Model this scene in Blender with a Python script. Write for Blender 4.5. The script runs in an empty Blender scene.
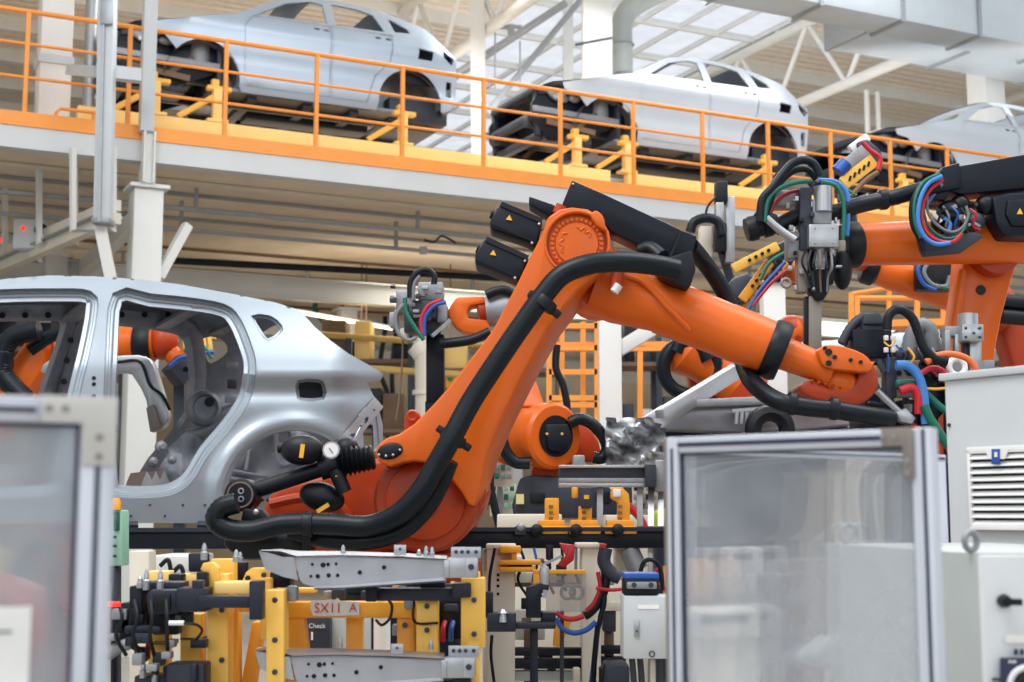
import bpy, bmesh, math, random
from mathutils import Vector, Matrix, geometry
random.seed(7)
PI = math.pi
V = Vector
# ---------------------------------------------------------------- camera
CAM = V((0, 0, 1.55)); PITCH = math.radians(7.0); FPX = 1400.0
cd = bpy.data.cameras.new('camera'); cam = bpy.data.objects.new('camera', cd)
bpy.context.scene.collection.objects.link(cam)
cam.location = CAM; cam.rotation_euler = (PI/2 + PITCH, 0, 0)
cd.sensor_width = 36; cd.lens = FPX/1024*36; cd.clip_end = 200
cd.dof.use_dof = True; cd.dof.focus_distance = 6.0; cd.dof.aperture_fstop = 4.0
bpy.context.scene.camera = cam
# ---------------------------------------------------------------- world, lights, exposure
sc = bpy.context.scene
sc.view_settings.view_transform = 'Standard'; sc.view_settings.look = 'None'
sc.view_settings.gamma = 1; sc.view_settings.use_curve_mapping = False
sc.view_settings.exposure = 0.18
w = bpy.data.worlds.new('daylight'); sc.world = w; w.use_nodes = True
bg = w.node_tree.nodes['Background']; bg.inputs[0].default_value = (0.93, 0.96, 1.0, 1); bg.inputs[1].default_value = 0.92
def area(name, loc, size, power, target, col=(1, 1, 1)):
    l = bpy.data.lights.new(name, 'AREA'); l.shape = 'RECTANGLE'; l.size, l.size_y = size; l.energy = power; l.color = col
    o = bpy.data.objects.new(name, l); sc.collection.objects.link(o); o.location = loc
    o.rotation_euler = (V(target) - V(loc)).to_track_quat('-Z', 'Y').to_euler()
    return o
area('skylight_front', (-3, 2, 10.5), (6, 5), 650, (0, 7, 1))
area('skylight_right', (5, 6, 10.5), (5, 5), 380, (1, 8, 1))
area('skylight_far', (0, 21, 11.2), (14, 3), 1100, (-1, 18, 5))
for wx in (-10.5, -3.5, 3.5, 10.5): area('window_daylight', (wx, -9.6, 6.0), (3.2, 5.5), 150, (wx*.4, 12, 2.5), (.95, .97, 1))
area('added_ceiling_fill', (6, 24, 7.2), (16, 4), 380, (7, 30, 12))  # added fill aimed upward to brighten the ceiling, no real fitting
area('under_deck_fill', (-3, 22, 5.2), (10, 2), 260, (-3, 22, 0), (1, .93, .82))  # added fill to brighten the space under the deck
area('under_deck_fill', (6, 25, 5.0), (8, 2), 200, (6, 25, 0), (1, .94, .85))  # second added fill under the deck, on the right
# ---------------------------------------------------------------- pixel -> point
RX = V((1, 0, 0)); FW = V((0, math.cos(PITCH), math.sin(PITCH))); UP = V((0, -math.sin(PITCH), math.cos(PITCH)))
def P(px, py, Y, k=0.0):
    d = FW + RX*((px-512)/FPX) + UP*((341-py)/FPX)
    return CAM + d*(Y/(d.y - k*d.x))
def H(pts): return [P(*p) for p in pts]
def m_at(Y): return Y/FPX          # metres per pixel at depth Y
# line of the raised deck: front edge, t along it, n behind it
E0 = V((-5.1, 15.0, 0)); ED = V((0.898, 0.44, 0)).normalized(); EN = V((-ED.y, ED.x, 0))
EA = math.atan2(ED.y, ED.x)
def M(t, n, z): return E0 + ED*t + EN*n + V((0, 0, z))
def T(px, n, z=6.5):
    u = (px-512)/FPX; o = E0 + EN*n; c = math.cos(PITCH)
    return (u*(c*o.y + (z-CAM.z)*math.sin(PITCH)) - o.x)/(ED.x - u*c*ED.y)
# ---------------------------------------------------------------- mesh builder
def frame(dirv, up=V((0, 0, 1))):
    z = dirv.normalized()
    if abs(z.dot(up)) > .98: up = V((0, 1, 0)) if abs(z.y) < .9 else V((1, 0, 0))
    x = up.cross(z).normalized(); y = z.cross(x)
    return x, y, z
def spline(pts, per=8):
    if len(pts) < 3: return [p.copy() for p in pts]
    q = [pts[0]*2-pts[1]] + list(pts) + [pts[-1]*2-pts[-2]]; out = []
    for i in range(1, len(q)-2):
        a, b, c, d = q[i-1:i+3]
        for j in range(per):
            t = j/per
            out.append(.5*((2*b)+(c-a)*t+(2*a-5*b+4*c-d)*t*t+(3*b-a-3*c+d)*t**3))
    out.append(pts[-1].copy()); return out
def resample(pts, step):
    out = [pts[0]]; acc = 0
    for a, b in zip(pts, pts[1:]):
        L = (b-a).length
        if L < 1e-9: continue
        while acc + L >= step:
            a = a + (b-a).normalized()*(step-acc); L = (b-a).length; acc = 0; out.append(a)
        acc += L
    return out
class MB:
    def __init__(s): s.v = []; s.f = []
    def add(s, vs, fs):
        n = len(s.v); s.v += [V(x) for x in vs]; s.f += [tuple(i+n for i in f) for f in fs]; return s
    def box(s, c, size, rz=0.0, R=None):
        R = R or Matrix.Rotation(rz, 3, 'Z'); c = V(c); h = V(size)/2
        vs = [c + R @ V((x*h.x, y*h.y, z*h.z)) for x in (-1, 1) for y in (-1, 1) for z in (-1, 1)]
        return s.add(vs, [(0, 1, 3, 2), (4, 6, 7, 5), (0, 4, 5, 1), (2, 3, 7, 6), (0, 2, 6, 4), (1, 5, 7, 3)])
    def bar(s, a, b, w, h, up=V((0, 0, 1))):
        a = V(a); b = V(b); x, y, z = frame(b-a, up)
        vs = [p + x*i*w/2 + y*j*h/2 for p in (a, b) for i, j in ((-1, -1), (1, -1), (1, 1), (-1, 1))]
        return s.add(vs, [(3, 2, 1, 0), (4, 5, 6, 7), (0, 1, 5, 4), (1, 2, 6, 5), (2, 3, 7, 6), (3, 0, 4, 7)])
    def ibeam(s, a, b, w, h, t=.012, up=V((0, 0, 1))):
        x, y, z = frame(V(b)-V(a), up)
        for q in (-1, 1): s.bar(V(a)+y*q*(h-t)/2, V(b)+y*q*(h-t)/2, w, t, up)
        return s.bar(a, b, t, h-t*1.8, up)
    def lathe(s, a, d, prof, n=20, caps=True):
        x, y, z = frame(V(d)); a = V(a); vs = []; fs = []
        for t, r in prof:
            for k in range(n):
                an = 2*PI*k/n; vs.append(a + z*t + x*r*math.cos(an) + y*r*math.sin(an))
        for i in range(len(prof)-1):
            for k in range(n):
                k2 = (k+1) % n; fs.append((i*n+k, i*n+k2, (i+1)*n+k2, (i+1)*n+k))
        if caps:
            fs.append(tuple(reversed(range(n)))); fs.append(tuple((len(prof)-1)*n+k for k in range(n)))
        return s.add(vs, fs)
    def cyl(s, a, b, r, r2=None, n=16):
        a = V(a); b = V(b); L = (b-a).length
        return s.lathe(a, b-a, [(0, r), (L, r if r2 is None else r2)], n)
    def tube(s, pts, r, n=10, smooth=True, corr=0.0, pitch=.02, per=8):
        p = spline(pts, per) if smooth else list(pts)
        if corr: p = resample(p, pitch/2)
        if len(p) < 2: return s
        vs = []; fs = []; up = V((0, 0, 1)); px = None
        rr = r if callable(r) else (lambda u: r)
        for i, q in enumerate(p):
            d = (p[min(i+1, len(p)-1)] - p[max(i-1, 0)])
            if d.length < 1e-9: d = V((1, 0, 0))
            d.normalize()
            if px is None: x, y, _ = frame(d)
            else:
                x = (px - d*px.dot(d)).normalized(); y = d.cross(x)
            px = x; R = rr(i/(len(p)-1))
            if corr: R *= (1+corr) if i % 2 else (1-corr)
            for k in range(n):
                an = 2*PI*k/n; vs.append(q + x*R*math.cos(an) + y*R*math.sin(an))
        for i in range(len(p)-1):
            for k in range(n):
                k2 = (k+1) % n; fs.append((i*n+k, i*n+k2, (i+1)*n+k2, (i+1)*n+k))
        fs.append(tuple(reversed(range(n)))); fs.append(tuple((len(p)-1)*n+k for k in range(n)))
        return s.add(vs, fs)
    def torus(s, c, nrm, R, r, n=24, m=8, a0=0, a1=2*PI):
        x, y, z = frame(V(nrm)); c = V(c); full = abs(a1-a0-2*PI) < 1e-6; vs = []; fs = []
        cnt = n if full else n+1
        for i in range(cnt):
            an = a0 + (a1-a0)*i/n; e = x*math.cos(an) + y*math.sin(an)
            for k in range(m):
                b = 2*PI*k/m; vs.append(c + e*(R + r*math.cos(b)) + z*r*math.sin(b))
        for i in range(n):
            i2 = (i+1) % cnt
            for k in range(m):
                k2 = (k+1) % m; fs.append((i*m+k, i2*m+k, i2*m+k2, i*m+k2))
        return s.add(vs, fs)
    def ell(s, c, rad, R=None, n=18, m=12):
        c = V(c); R = R or Matrix.Identity(3); vs = [c + R @ V((0, 0, rad[2]))]; fs = []
        for i in range(1, m):
            th = PI*i/m
            for k in range(n):
                ph = 2*PI*k/n; vs.append(c + R @ V((rad[0]*math.sin(th)*math.cos(ph), rad[1]*math.sin(th)*math.sin(ph), rad[2]*math.cos(th))))
        vs.append(c - R @ V((0, 0, rad[2]))); L = len(vs)-1
        for k in range(n): fs.append((0, 1+k, 1+(k+1) % n)); fs.append((L, L-n+(k+1) % n, L-n+k))
        for i in range(m-2):
            for k in range(n):
                k2 = (k+1) % n; fs.append((1+i*n+k, 1+(i+1)*n+k, 1+(i+1)*n+k2, 1+i*n+k2))
        return s.add(vs, fs)
    def prism(s, pts, vec):
        vec = V(vec); n = len(pts); vs = [V(p) for p in pts] + [V(p)+vec for p in pts]
        fs = [tuple(range(n)), tuple(reversed(range(n, 2*n)))] + [(i, i+n, (i+1) % n+n, (i+1) % n) for i in range(n)]
        return s.add(vs, fs)
    def plate(s, poly, Y, th, k=0.0, curve=0):
        pts = [P(x, y, Y, k) for x, y in poly]
        if curve: pts = spline(pts + [pts[0]], curve)[:-1]
        return s.prism(pts, (0, th, 0))
    def sheet(s, rows):
        n = len(rows[0]); vs = [p for r in rows for p in r]; fs = []
        for i in range(len(rows)-1):
            for k in range(n-1): fs.append((i*n+k, i*n+k+1, (i+1)*n+k+1, (i+1)*n+k))
        return s.add(vs, fs)
    def build(s, name, m, parent=None, bev=0.0, seg=2, ang=38, solid=0.0, sub=0):
        me = bpy.data.meshes.new(name); org = ORG.get(parent.name, V((0, 0, 0))) if parent else V((0, 0, 0))
        bm = bmesh.new(); vv = [bm.verts.new(p-org) for p in s.v]
        for f in s.f:
            try: bm.faces.new([vv[i] for i in f])
            except ValueError: pass
        bmesh.ops.recalc_face_normals(bm, faces=bm.faces)
        if bev:
            es = [e for e in bm.edges if len(e.link_faces) == 2 and e.calc_face_angle(0) > .6]
            bmesh.ops.bevel(bm, geom=es, offset=bev, segments=seg, affect='EDGES', profile=.5, clamp_overlap=True)
        for f in bm.faces: f.smooth = True
        bm.to_mesh(me); bm.free()
        me.set_sharp_from_angle(angle=math.radians(ang))
        me.materials.append(m)
        o = bpy.data.objects.new(name, me); sc.collection.objects.link(o)
        if parent: o.parent = parent; ORG[o.name] = org
        if solid: md = o.modifiers.new('thick', 'SOLIDIFY'); md.thickness = solid; md.offset = 0; md.use_rim = False
        return o
ORG = {}
def thing(name, label, cat, loc=(0, 0, 0), group=None):
    o = bpy.data.objects.new(name, None); sc.collection.objects.link(o); o.location = loc; o.empty_display_size = .1
    o['label'] = label; o['category'] = cat
    if group: o['group'] = group
    ORG[o.name] = V(loc); return o
def tag(o, label, cat, group=None, kind=None):
    o['label'] = label; o['category'] = cat
    if group: o['group'] = group
    if kind: o['kind'] = kind
    return o
def struct(o): o['kind'] = 'structure'; return o
def kids(o): return [c for c in bpy.data.objects if c.parent == o]
def copy_tree(o, label=None, loc=None, rz=None, sc3=None):
    def cp(a, par):
        c = a.copy(); sc.collection.objects.link(c)
        if par: c.parent = par
        for ch in kids(a): cp(ch, c)
        return c
    c = cp(o, None)
    if label: c['label'] = label
    if loc is not None: c.location = loc
    if rz is not None: c.rotation_euler.z = rz
    if sc3: c.scale = (sc3,)*3
    return c
def inpoly(x, y, poly):
    c = False; n = len(poly)
    for i in range(n):
        x1, y1 = poly[i]; x2, y2 = poly[i-1]
        if (y1 > y) != (y2 > y) and x < (x2-x1)*(y-y1)/(y2-y1)+x1: c = not c
    return c
def dens(poly, step):
    out = []
    for i in range(len(poly)):
        a = poly[i]; b = poly[(i+1) % len(poly)]; L = math.hypot(b[0]-a[0], b[1]-a[1]); k = max(1, int(L/step))
        for j in range(k): out.append((a[0]+(b[0]-a[0])*j/k, a[1]+(b[1]-a[1])*j/k))
    return out
def smooth2(poly, per=3):
    p = [V((x, y, 0)) for x, y in poly]; n = len(p); out = []
    for i in range(n):
        a, b, c, d = p[i-1], p[i], p[(i+1) % n], p[(i+2) % n]
        for j in range(per):
            t = j/per; q = .5*((2*b)+(c-a)*t+(2*a-5*b+4*c-d)*t*t+(3*b-a-3*c+d)*t**3); out.append((q.x, q.y))
    return out
def panel(outline, holes, step, f, mb=None):
    """triangulated panel with real openings; f maps (x, y) to a point"""
    mb = mb or MB(); loops = [dens(outline, step)] + [dens(h, step) for h in holes]
    vs = []; es = []
    for L in loops:
        n = len(vs); vs += [V((x, y)) for x, y in L]; es += [(n+i, n+(i+1) % len(L)) for i in range(len(L))]
    xs = [p[0] for p in outline]; ys = [p[1] for p in outline]
    x = min(xs)+step/2
    while x < max(xs):
        y = min(ys)+step/2
        while y < max(ys):
            if inpoly(x, y, outline) and not any(inpoly(x, y, h) for h in holes): vs.append(V((x, y)))
            y += step
        x += step
    r = geometry.delaunay_2d_cdt(vs, es, [], 0, step*.02)
    ov, of = r[0], r[2]; fs = []
    for t in of:
        cx = sum(ov[i][0] for i in t)/3; cy = sum(ov[i][1] for i in t)/3
        if inpoly(cx, cy, outline) and not any(inpoly(cx, cy, h) for h in holes): fs.append(tuple(t))
    return mb.add([f(p[0], p[1]) for p in ov], fs)
def inset(loop, d):
    n = len(loop); A = sum(loop[i-1][0]*loop[i][1]-loop[i][0]*loop[i-1][1] for i in range(n)); sg = 1 if A > 0 else -1; out = []
    for i in range(n):
        a = loop[i-1]; b = loop[(i+1) % n]; dx, dy = b[0]-a[0], b[1]-a[1]; L = math.hypot(dx, dy) or 1
        out.append((loop[i][0]-sg*dy/L*d, loop[i][1]+sg*dx/L*d))
    return out
# ---------------------------------------------------------------- materials
def C(r, g, b):
    f = lambda u: (u/255/12.92) if u/255 < .04045 else ((u/255+.055)/1.055)**2.4
    return (f(r), f(g), f(b))
def mat(name, col, rough=.5, metal=0.0, var=.10, scale=6.0, bump=0.0, bscale=60.0, spec=.5, coat=0.0, emit=0.0):
    m = bpy.data.materials.new(name); m.use_nodes = True; nt = m.node_tree; N = nt.nodes; b = N['Principled BSDF']
    tc = N.new('ShaderNodeTexCoord'); no = N.new('ShaderNodeTexNoise'); no.inputs['Scale'].default_value = scale; no.inputs['Detail'].default_value = 6
    nt.links.new(tc.outputs['Object'], no.inputs['Vector'])
    r = N.new('ShaderNodeValToRGB'); r.color_ramp.elements[0].position = .3; r.color_ramp.elements[1].position = .7
    r.color_ramp.elements[0].color = tuple(c*(1-var) for c in col)+(1,); r.color_ramp.elements[1].color = tuple(min(1, c*(1+var*.6)) for c in col)+(1,)
    nt.links.new(no.outputs['Fac'], r.inputs['Fac']); nt.links.new(r.outputs['Color'], b.inputs['Base Color'])
    mr = N.new('ShaderNodeMapRange'); mr.inputs['To Min'].default_value = max(.03, rough-.08); mr.inputs['To Max'].default_value = min(1, rough+.1)
    nt.links.new(no.outputs['Fac'], mr.inputs['Value']); nt.links.new(mr.outputs['Result'], b.inputs['Roughness'])
    b.inputs['Metallic'].default_value = metal; b.inputs['Specular IOR Level'].default_value = spec; b.inputs['Coat Weight'].default_value = coat
    if bump:
        n2 = N.new('ShaderNodeTexNoise'); n2.inputs['Scale'].default_value = bscale; nt.links.new(tc.outputs['Object'], n2.inputs['Vector'])
        bp = N.new('ShaderNodeBump'); bp.inputs['Strength'].default_value = bump; bp.inputs['Distance'].default_value = .01
        nt.links.new(n2.outputs['Fac'], bp.inputs['Height']); nt.links.new(bp.outputs['Normal'], b.inputs['Normal'])
    if emit: b.inputs['Emission Color'].default_value = tuple(col)+(1,); b.inputs['Emission Strength'].default_value = emit
    return m
def ribbed(name, col, axis, period, rough=.5, depth=.5, metal=0):
    """profiled sheet: ribs as a wave bump"""
    m = mat(name, col, rough, metal); nt = m.node_tree; N = nt.nodes; b = N['Principled BSDF']
    tc = N.new('ShaderNodeTexCoord'); mp = N.new('ShaderNodeMapping'); mp.inputs['Rotation'].default_value[2] = axis
    wv = N.new('ShaderNodeTexWave'); wv.inputs['Scale'].default_value = 1/period*.314; wv.bands_direction = 'X'
    nt.links.new(tc.outputs['Object'], mp.inputs['Vector']); nt.links.new(mp.outputs['Vector'], wv.inputs['Vector'])
    bp = N.new('ShaderNodeBump'); bp.inputs['Strength'].default_value = depth; bp.inputs['Distance'].default_value = .05
    nt.links.new(wv.outputs['Fac'], bp.inputs['Height']); nt.links.new(bp.outputs['Normal'], b.inputs['Normal'])
    return m
OR = mat('robot_orange_paint', C(222, 101, 24), .32, 0, .07, 4, .05, 90, spec=.32)
OR2 = mat('robot_orange_shade_tone', C(174, 60, 22), .38, 0, .10, 5, .05, 90, spec=.32)  # same robot orange, darkened to the tone it takes in shade
BLK = mat('black_plastic', C(11, 17, 26), .45, 0, .12, 10, spec=.35)
BLKM = mat('black_painted_steel', C(9, 18, 32), .42, 0, .15, 10, spec=.3)
HOSE = mat('black_corrugated_hose', C(7, 19, 28), .38, 0, .1, 20, spec=.3)
NAVY = mat('navy_black_tooling', C(28, 34, 50), .45, .2, .15, 12)
SIL = mat('machined_aluminium', C(176, 180, 184), .34, .75, .08, 12, .03, 150)
SILM = mat('dull_aluminium_casting', C(150, 153, 158), .5, .55, .14, 20, .15, 120)
STEEL = mat('galvanised_steel', C(165, 170, 174), .45, .6, .10, 18)
BIW = mat('bare_body_steel', C(164, 175, 184), .34, .5, .05, 2.5)
BIWB = mat('bare_body_steel_bluish', C(170, 184, 198), .36, .5, .05, 2.5)
BIWW = mat('bare_body_steel_pale', C(196, 204, 212), .36, .35, .04, 2.5)
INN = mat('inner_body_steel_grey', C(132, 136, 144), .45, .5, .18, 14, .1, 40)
RAILM = mat('pressed_steel_part', C(178, 180, 186), .36, .6, .10, 10, .04, 60)
YEL = mat('yellow_tooling_paint', C(248, 194, 84), .45, 0, .07, 8)
YELD = mat('amber_tooling_paint', C(238, 164, 42), .45, 0, .10, 8)
ORR = mat('orange_railing_paint', C(244, 154, 62), .45, 0, .06, 4)
YCR = mat('cream_yellow_paint', C(255, 214, 130), .5, 0, .05, 4)
WHT = mat('white_paint', C(220, 221, 217), .5, 0, .04, 3)
CRM = mat('cream_machine_paint', C(222, 216, 200), .5, 0, .06, 4)
GRY = mat('light_grey_enclosure', C(196, 201, 204), .5, 0, .04, 5, .03, 200)
GRYS = mat('grey_enclosure_shade', C(176, 182, 180), .5, 0, .04, 5, .03, 200)  # darker copy of the enclosure grey, side shade put into the colour
ALU = mat('extruded_aluminium', C(202, 207, 216), .38, .35, .03, 6)
SLOT = mat('dark_blue_slot', C(34, 40, 72), .5)
TAUPE = mat('taupe_bracket', C(140, 132, 124), .5, .3, .06)
BRKT = mat('light_bracket', C(205, 204, 200), .5, .2, .03)
TAN = mat('deck_underside_tan', C(232, 212, 190), .7, 0, .10, 1.5)
BRN = mat('brown_steel', C(120, 96, 74), .6, 0, .15, 4)
RED = mat('red_plastic', C(190, 28, 40), .4); BLU = mat('blue_hose', C(28, 84, 168), .4)
GRN = mat('green_hose', C(8, 104, 84), .4); ORH = mat('orange_hose', C(230, 110, 50), .4); LBL = mat('light_blue_hose', C(62, 128, 204), .4)
GHO = mat('grey_hose', C(120, 124, 128), .45); DKG = mat('dark_grey_machine', C(52, 58, 70), .5, .2, .18, 14)
BOXW = mat('light_enclosure_door', C(218, 221, 222), .5, 0, .03, 4)  # paler copy of the enclosure grey for the lit front
WPL = mat('white_plastic', C(240, 240, 238), .45); PAPER = mat('white_paper', C(246, 246, 244), .8)
YST = mat('yellow_sticker', C(246, 178, 40), .5); REDI = mat('red_indicator', C(255, 40, 24), .5, emit=1.5)
CONC = mat('floor_concrete', C(176, 172, 162), .5, 0, .1, 1)
LGRN = mat('pale_green_panel', C(150, 200, 176), .5); HIVIS = mat('high_visibility_yellow', C(210, 240, 60), .6)
def glass(name, tint, haze, rough):
    m = bpy.data.materials.new(name); m.use_nodes = True; nt = m.node_tree; N = nt.nodes; out = N['Material Output']; N.remove(N['Principled BSDF'])
    tr = N.new('ShaderNodeBsdfTransparent'); tr.inputs[0].default_value = tint+(1,)
    pl = N.new('ShaderNodeBsdfPrincipled'); pl.inputs['Base Color'].default_value = (.58, .61, .66, 1); pl.inputs['Roughness'].default_value = rough
    pl.inputs['Specular IOR Level'].default_value = .9
    mx = N.new('ShaderNodeMixShader'); no = N.new('ShaderNodeTexNoise'); no.inputs['Scale'].default_value = 2.2; no.inputs['Detail'].default_value = 5
    tc = N.new('ShaderNodeTexCoord'); nt.links.new(tc.outputs['Object'], no.inputs['Vector'])
    mr = N.new('ShaderNodeMapRange'); mr.inputs['From Min'].default_value = .35; mr.inputs['From Max'].default_value = .65; mr.inputs['To Min'].default_value = haze*.55; mr.inputs['To Max'].default_value = haze*1.5
    nt.links.new(no.outputs['Fac'], mr.inputs['Value']); nt.links.new(mr.outputs['Result'], mx.inputs[0])
    if haze > .1:
        rf = N.new('ShaderNodeBsdfRefraction'); rf.inputs['Color'].default_value = tint+(1,); rf.inputs['IOR'].default_value = 1.05; rf.inputs['Roughness'].default_value = .13
        m2 = N.new('ShaderNodeMixShader'); m2.inputs[0].default_value = .6; nt.links.new(tr.outputs[0], m2.inputs[1]); nt.links.new(rf.outputs[0], m2.inputs[2]); tr = m2
    nt.links.new(tr.outputs[0], mx.inputs[1]); nt.links.new(pl.outputs[0], mx.inputs[2]); nt.links.new(mx.outputs[0], out.inputs[0])
    return m
PCG = glass('hazy_polycarbonate', (.95, .96, .97), .36, .14)  # haze is frosting plus hall reflections put into the pane colour
PCL = glass('hazy_polycarbonate_left', (.93, .95, .97), .42, .12)  # hazier still, standing in for the brighter window reflections on this pane
WGL = glass('window_glazing', (.97, .98, 1), .08, .05)
# ================================================================ the hall
fl = MB().box((5, 25, -.05), (80, 70, .1)).build('floor', CONC); struct(fl)
EX = lambda t, n, z: M(t, n, z)
def mbox(mb, t0, t1, n0, n1, z0, z1):
    c = [M(t, n, z0) for t, n in ((t0, n0), (t1, n0), (t1, n1), (t0, n1))]
    return mb.prism(c, (0, 0, z1-z0))
# ceiling: profiled sheet bays with a glazed bay between them
TG0, TG1 = T(425, 14), T(640, 14)
CEIL = ribbed('ceiling_profiled_sheet', C(240, 232, 220), -EA+PI/2, .30, .6, .6)
c = MB(); mbox(c, -40, TG0, -1, 34, 12, 12.1); mbox(c, TG0, TG1, 22, 34, 12, 12.1)
RLN = [(1.5, 2.6)]
for a_, b_ in zip([-1]+[q[1] for q in RLN], [q[0] for q in RLN]+[34]): mbox(c, TG1, 50, a_, b_, 12, 12.1)
ceil = struct(c.build('ceiling', CEIL))
for i in range(15):
    n = 1.5 + i*2.2
    for a_, b_ in ((-40, TG0), (TG1, 50)): struct(mbox(MB(), a_, b_, n, n+.16, 11.72, 12.0).build('roof_purlin', WHT, ceil))
for k, (a_, b_) in enumerate(RLN): struct(mbox(MB(), TG1, 50, a_, b_, 12.02, 12.05).build('window_%d' % (k+2), WGL))
g = MB(); mbox(g, TG0, TG1, -1, 22, 12.02, 12.05); wd = struct(g.build('window_1', WGL))
fr = MB()
for i in range(7): t = TG0+(TG1-TG0)*i/6; mbox(fr, t-.025, t+.025, -1, 22, 11.98, 12.1)
for i in range(12): mbox(fr, TG0, TG1, -1+i*2, -.93+i*2, 11.95, 12.1)
struct(fr.build('window_frame', WHT, wd))
# second strip of roof light on the right
bw = MB(); mbox(bw, -40, 50, 34, 34.2, 0, 12.1)
struct(bw.build('wall_back', mat('back_wall_beige', C(226, 216, 200), .8, 0, .05, .4)))
lw = MB(); mbox(lw, -30, 8, 16, 16.2, 0, 4.6); mbox(lw, 8.2, 40, 20, 20.2, 0, 5.4)
struct(lw.build('wall_under_deck', mat('under_deck_wall_tan', C(196, 180, 152), .8, 0, .25, .5)))
wr = MB(); xs = [-30, -12.2, -8.8, -5.2, -1.8, 1.8, 5.2, 8.8, 12.2, 30]
for i in range(0, 9, 2): wr.box(((xs[i]+xs[i+1])/2, -10, 6), (xs[i+1]-xs[i], .3, 12))
for i in range(1, 9, 2): wr.box(((xs[i]+xs[i+1])/2, -10, 1.6), (xs[i+1]-xs[i], .3, 3.2)); wr.box(((xs[i]+xs[i+1])/2, -10, 10.4), (xs[i+1]-xs[i], .3, 3.2))
struct(wr.build('wall_rear', mat('rear_wall_grey', C(128, 132, 138), .8, 0, .06, .5)))
# roof trusses along the normal
for ti in (-8, 0, 8.2, 16, 24):
    tr = thing('roof_truss', 'white tubular roof truss with diagonal web members, %s' % {-8: 'left of the hanging guide column', 0: 'above the leftmost raised car', 8.2: 'crossing the bright glazing between two raised cars', 16: 'behind the pale raised car at right', 24: 'farthest right above the cut-off raised car'}[ti], 'roof truss', M(ti, 8, 10.2), 'roof trusses')
    MB().cyl(M(ti, 1, 10.1), M(ti, 30, 10.1), .11).build('bottom_chord', WHT, tr)
    MB().cyl(M(ti, 1, 11.75), M(ti, 30, 11.75), .11).build('top_chord', WHT, tr)
    for k in range(12):
        n0 = 1+k*2.4; MB().cyl(M(ti, n0, 10.1), M(ti, n0+1.2, 11.75), .055).build('web_member', WHT, tr)
        MB().cyl(M(ti, n0+1.2, 11.75), M(ti, n0+2.4, 10.1), .055).build('web_member', WHT, tr)
# braces in front of the glazing
def brace(lbl, a, b, r, m=WHT):
    tag(MB().bar(a, b, r, r*.7).build('steel_brace', m, bev=.01), lbl, 'brace', 'diagonal roof braces')
brace('pale steel brace rising to the right in front of the bright glazing, lowest and steepest', P(487, 113, 24.5), P(583, -3, 25), .16, STEEL)
brace('grey steel brace in front of the bright glazing, below the white chord', P(455, 75, 25.5), P(566, 3, 25.5), .16, STEEL)
tag(MB().bar(P(479, 175, 24), P(477, -30, 24), .26, .26).build('steel_post', WHT, bev=.01), 'slim pale steel post before the glazing, right of the bluish raised car', 'post')
tag(MB().bar(P(568, 150, 27), P(568, -40, 27), .2, .2).build('steel_post', GRY, bev=.01), 'thin grey steel post just left of the thick white roof column', 'post')
tp = thing('suspension_bracket', 'small grey T-shaped hanger with thin rods before the glazing', 'bracket', P(511, 30, 24))
MB().bar(P(500, 27, 24), P(522, 27, 24), .06, .06).build('cross_bar', STEEL, tp)
MB().bar(P(511, 25, 24), P(511, 41, 24), .12, .12).build('block', STEEL, tp)
for x in (495, 520): MB().cyl(P(x, 27 if x < 500 else 41, 24), P(x, 88, 24), .015).build('rod', STEEL, tp)
col = thing('roof_column', 'thick white boxed column with thin cable strap, beside the round duct', 'column', P(597, 90, 23))
MB().bar(P(597, 120, 23), P(597, -60, 23), .50, .42).build('shaft', WHT, col, bev=.02)
MB().bar(P(575, 45, 22.8), P(612, 38, 22.8), .03, .04).build('strap', DKG, col)
du = MB().tube([P(622, 118, 23.6), P(622, 60, 23.6), P(623, 20, 23.6), P(640, 2, 23.6), P(690, -22, 23.6)], .19, 20).build('round_duct', GRYS)
tag(du, 'round galvanised duct running up beside the white roof column and bending right', 'duct')
for i, (x, y) in enumerate(((622, 45), (622, 75))):
    MB().torus(P(x, y, 23.6), (0, 0, 1), .2, .02).build('duct_ring', STEEL, du)
# big rectangular ducts, top right
def duct(t0, t1, n0, n1, z0, z1, lbl, seam=1.6):
    d = thing('rectangular_duct', lbl, 'duct', M(t0, n0, z0), 'rectangular air ducts')
    mb = MB(); mbox(mb, t0, t1, n0, n1, z0, z1); mb.build('duct_shell', mat('duct_sheet', C(202, 211, 217), .42, .35, .05, 3), d, bev=.01)
    t = t0
    while t < t1:
        f = MB(); mbox(f, t-.03, t+.03, n0-.04, n1+.04, z0-.04, z1+.04); f.build('duct_flange', STEEL, d); t += seam
duct(T(640, .6, 9), 26, .6, 1.3, 9.22, 10.2, 'large rectangular galvanised duct crossing the top right corner, nearest')
duct(T(865, 1.36, 9), 26, 1.36, 2.3, 9.26, 10.0, 'galvanised duct behind and below the largest one, top right', 2.2)
rc = thing('roof_column', 'white square column rising from the raised deck at far right under the ducts', 'column', M(T(992, 3), 3, 5.7))
MB().bar(M(T(992, 3), 3, 5.73), M(T(992, 3), 3, 12), .48, .48, ED).build('shaft', WHT, rc, bev=.02)
MB().bar(M(T(992, 3), 3, 5.73), M(T(992, 3), 3, 5.78), .7, .7, ED).build('base_plate', WHT, rc)
tag(MB().tube([M(T(1015, 3.6), 3.6, 5.73), M(T(1015, 3.6), 3.6, 8.5)], .2, 18, smooth=False).build('round_duct', STEEL), 'short round duct dropping beside the far right white column', 'duct')
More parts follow.
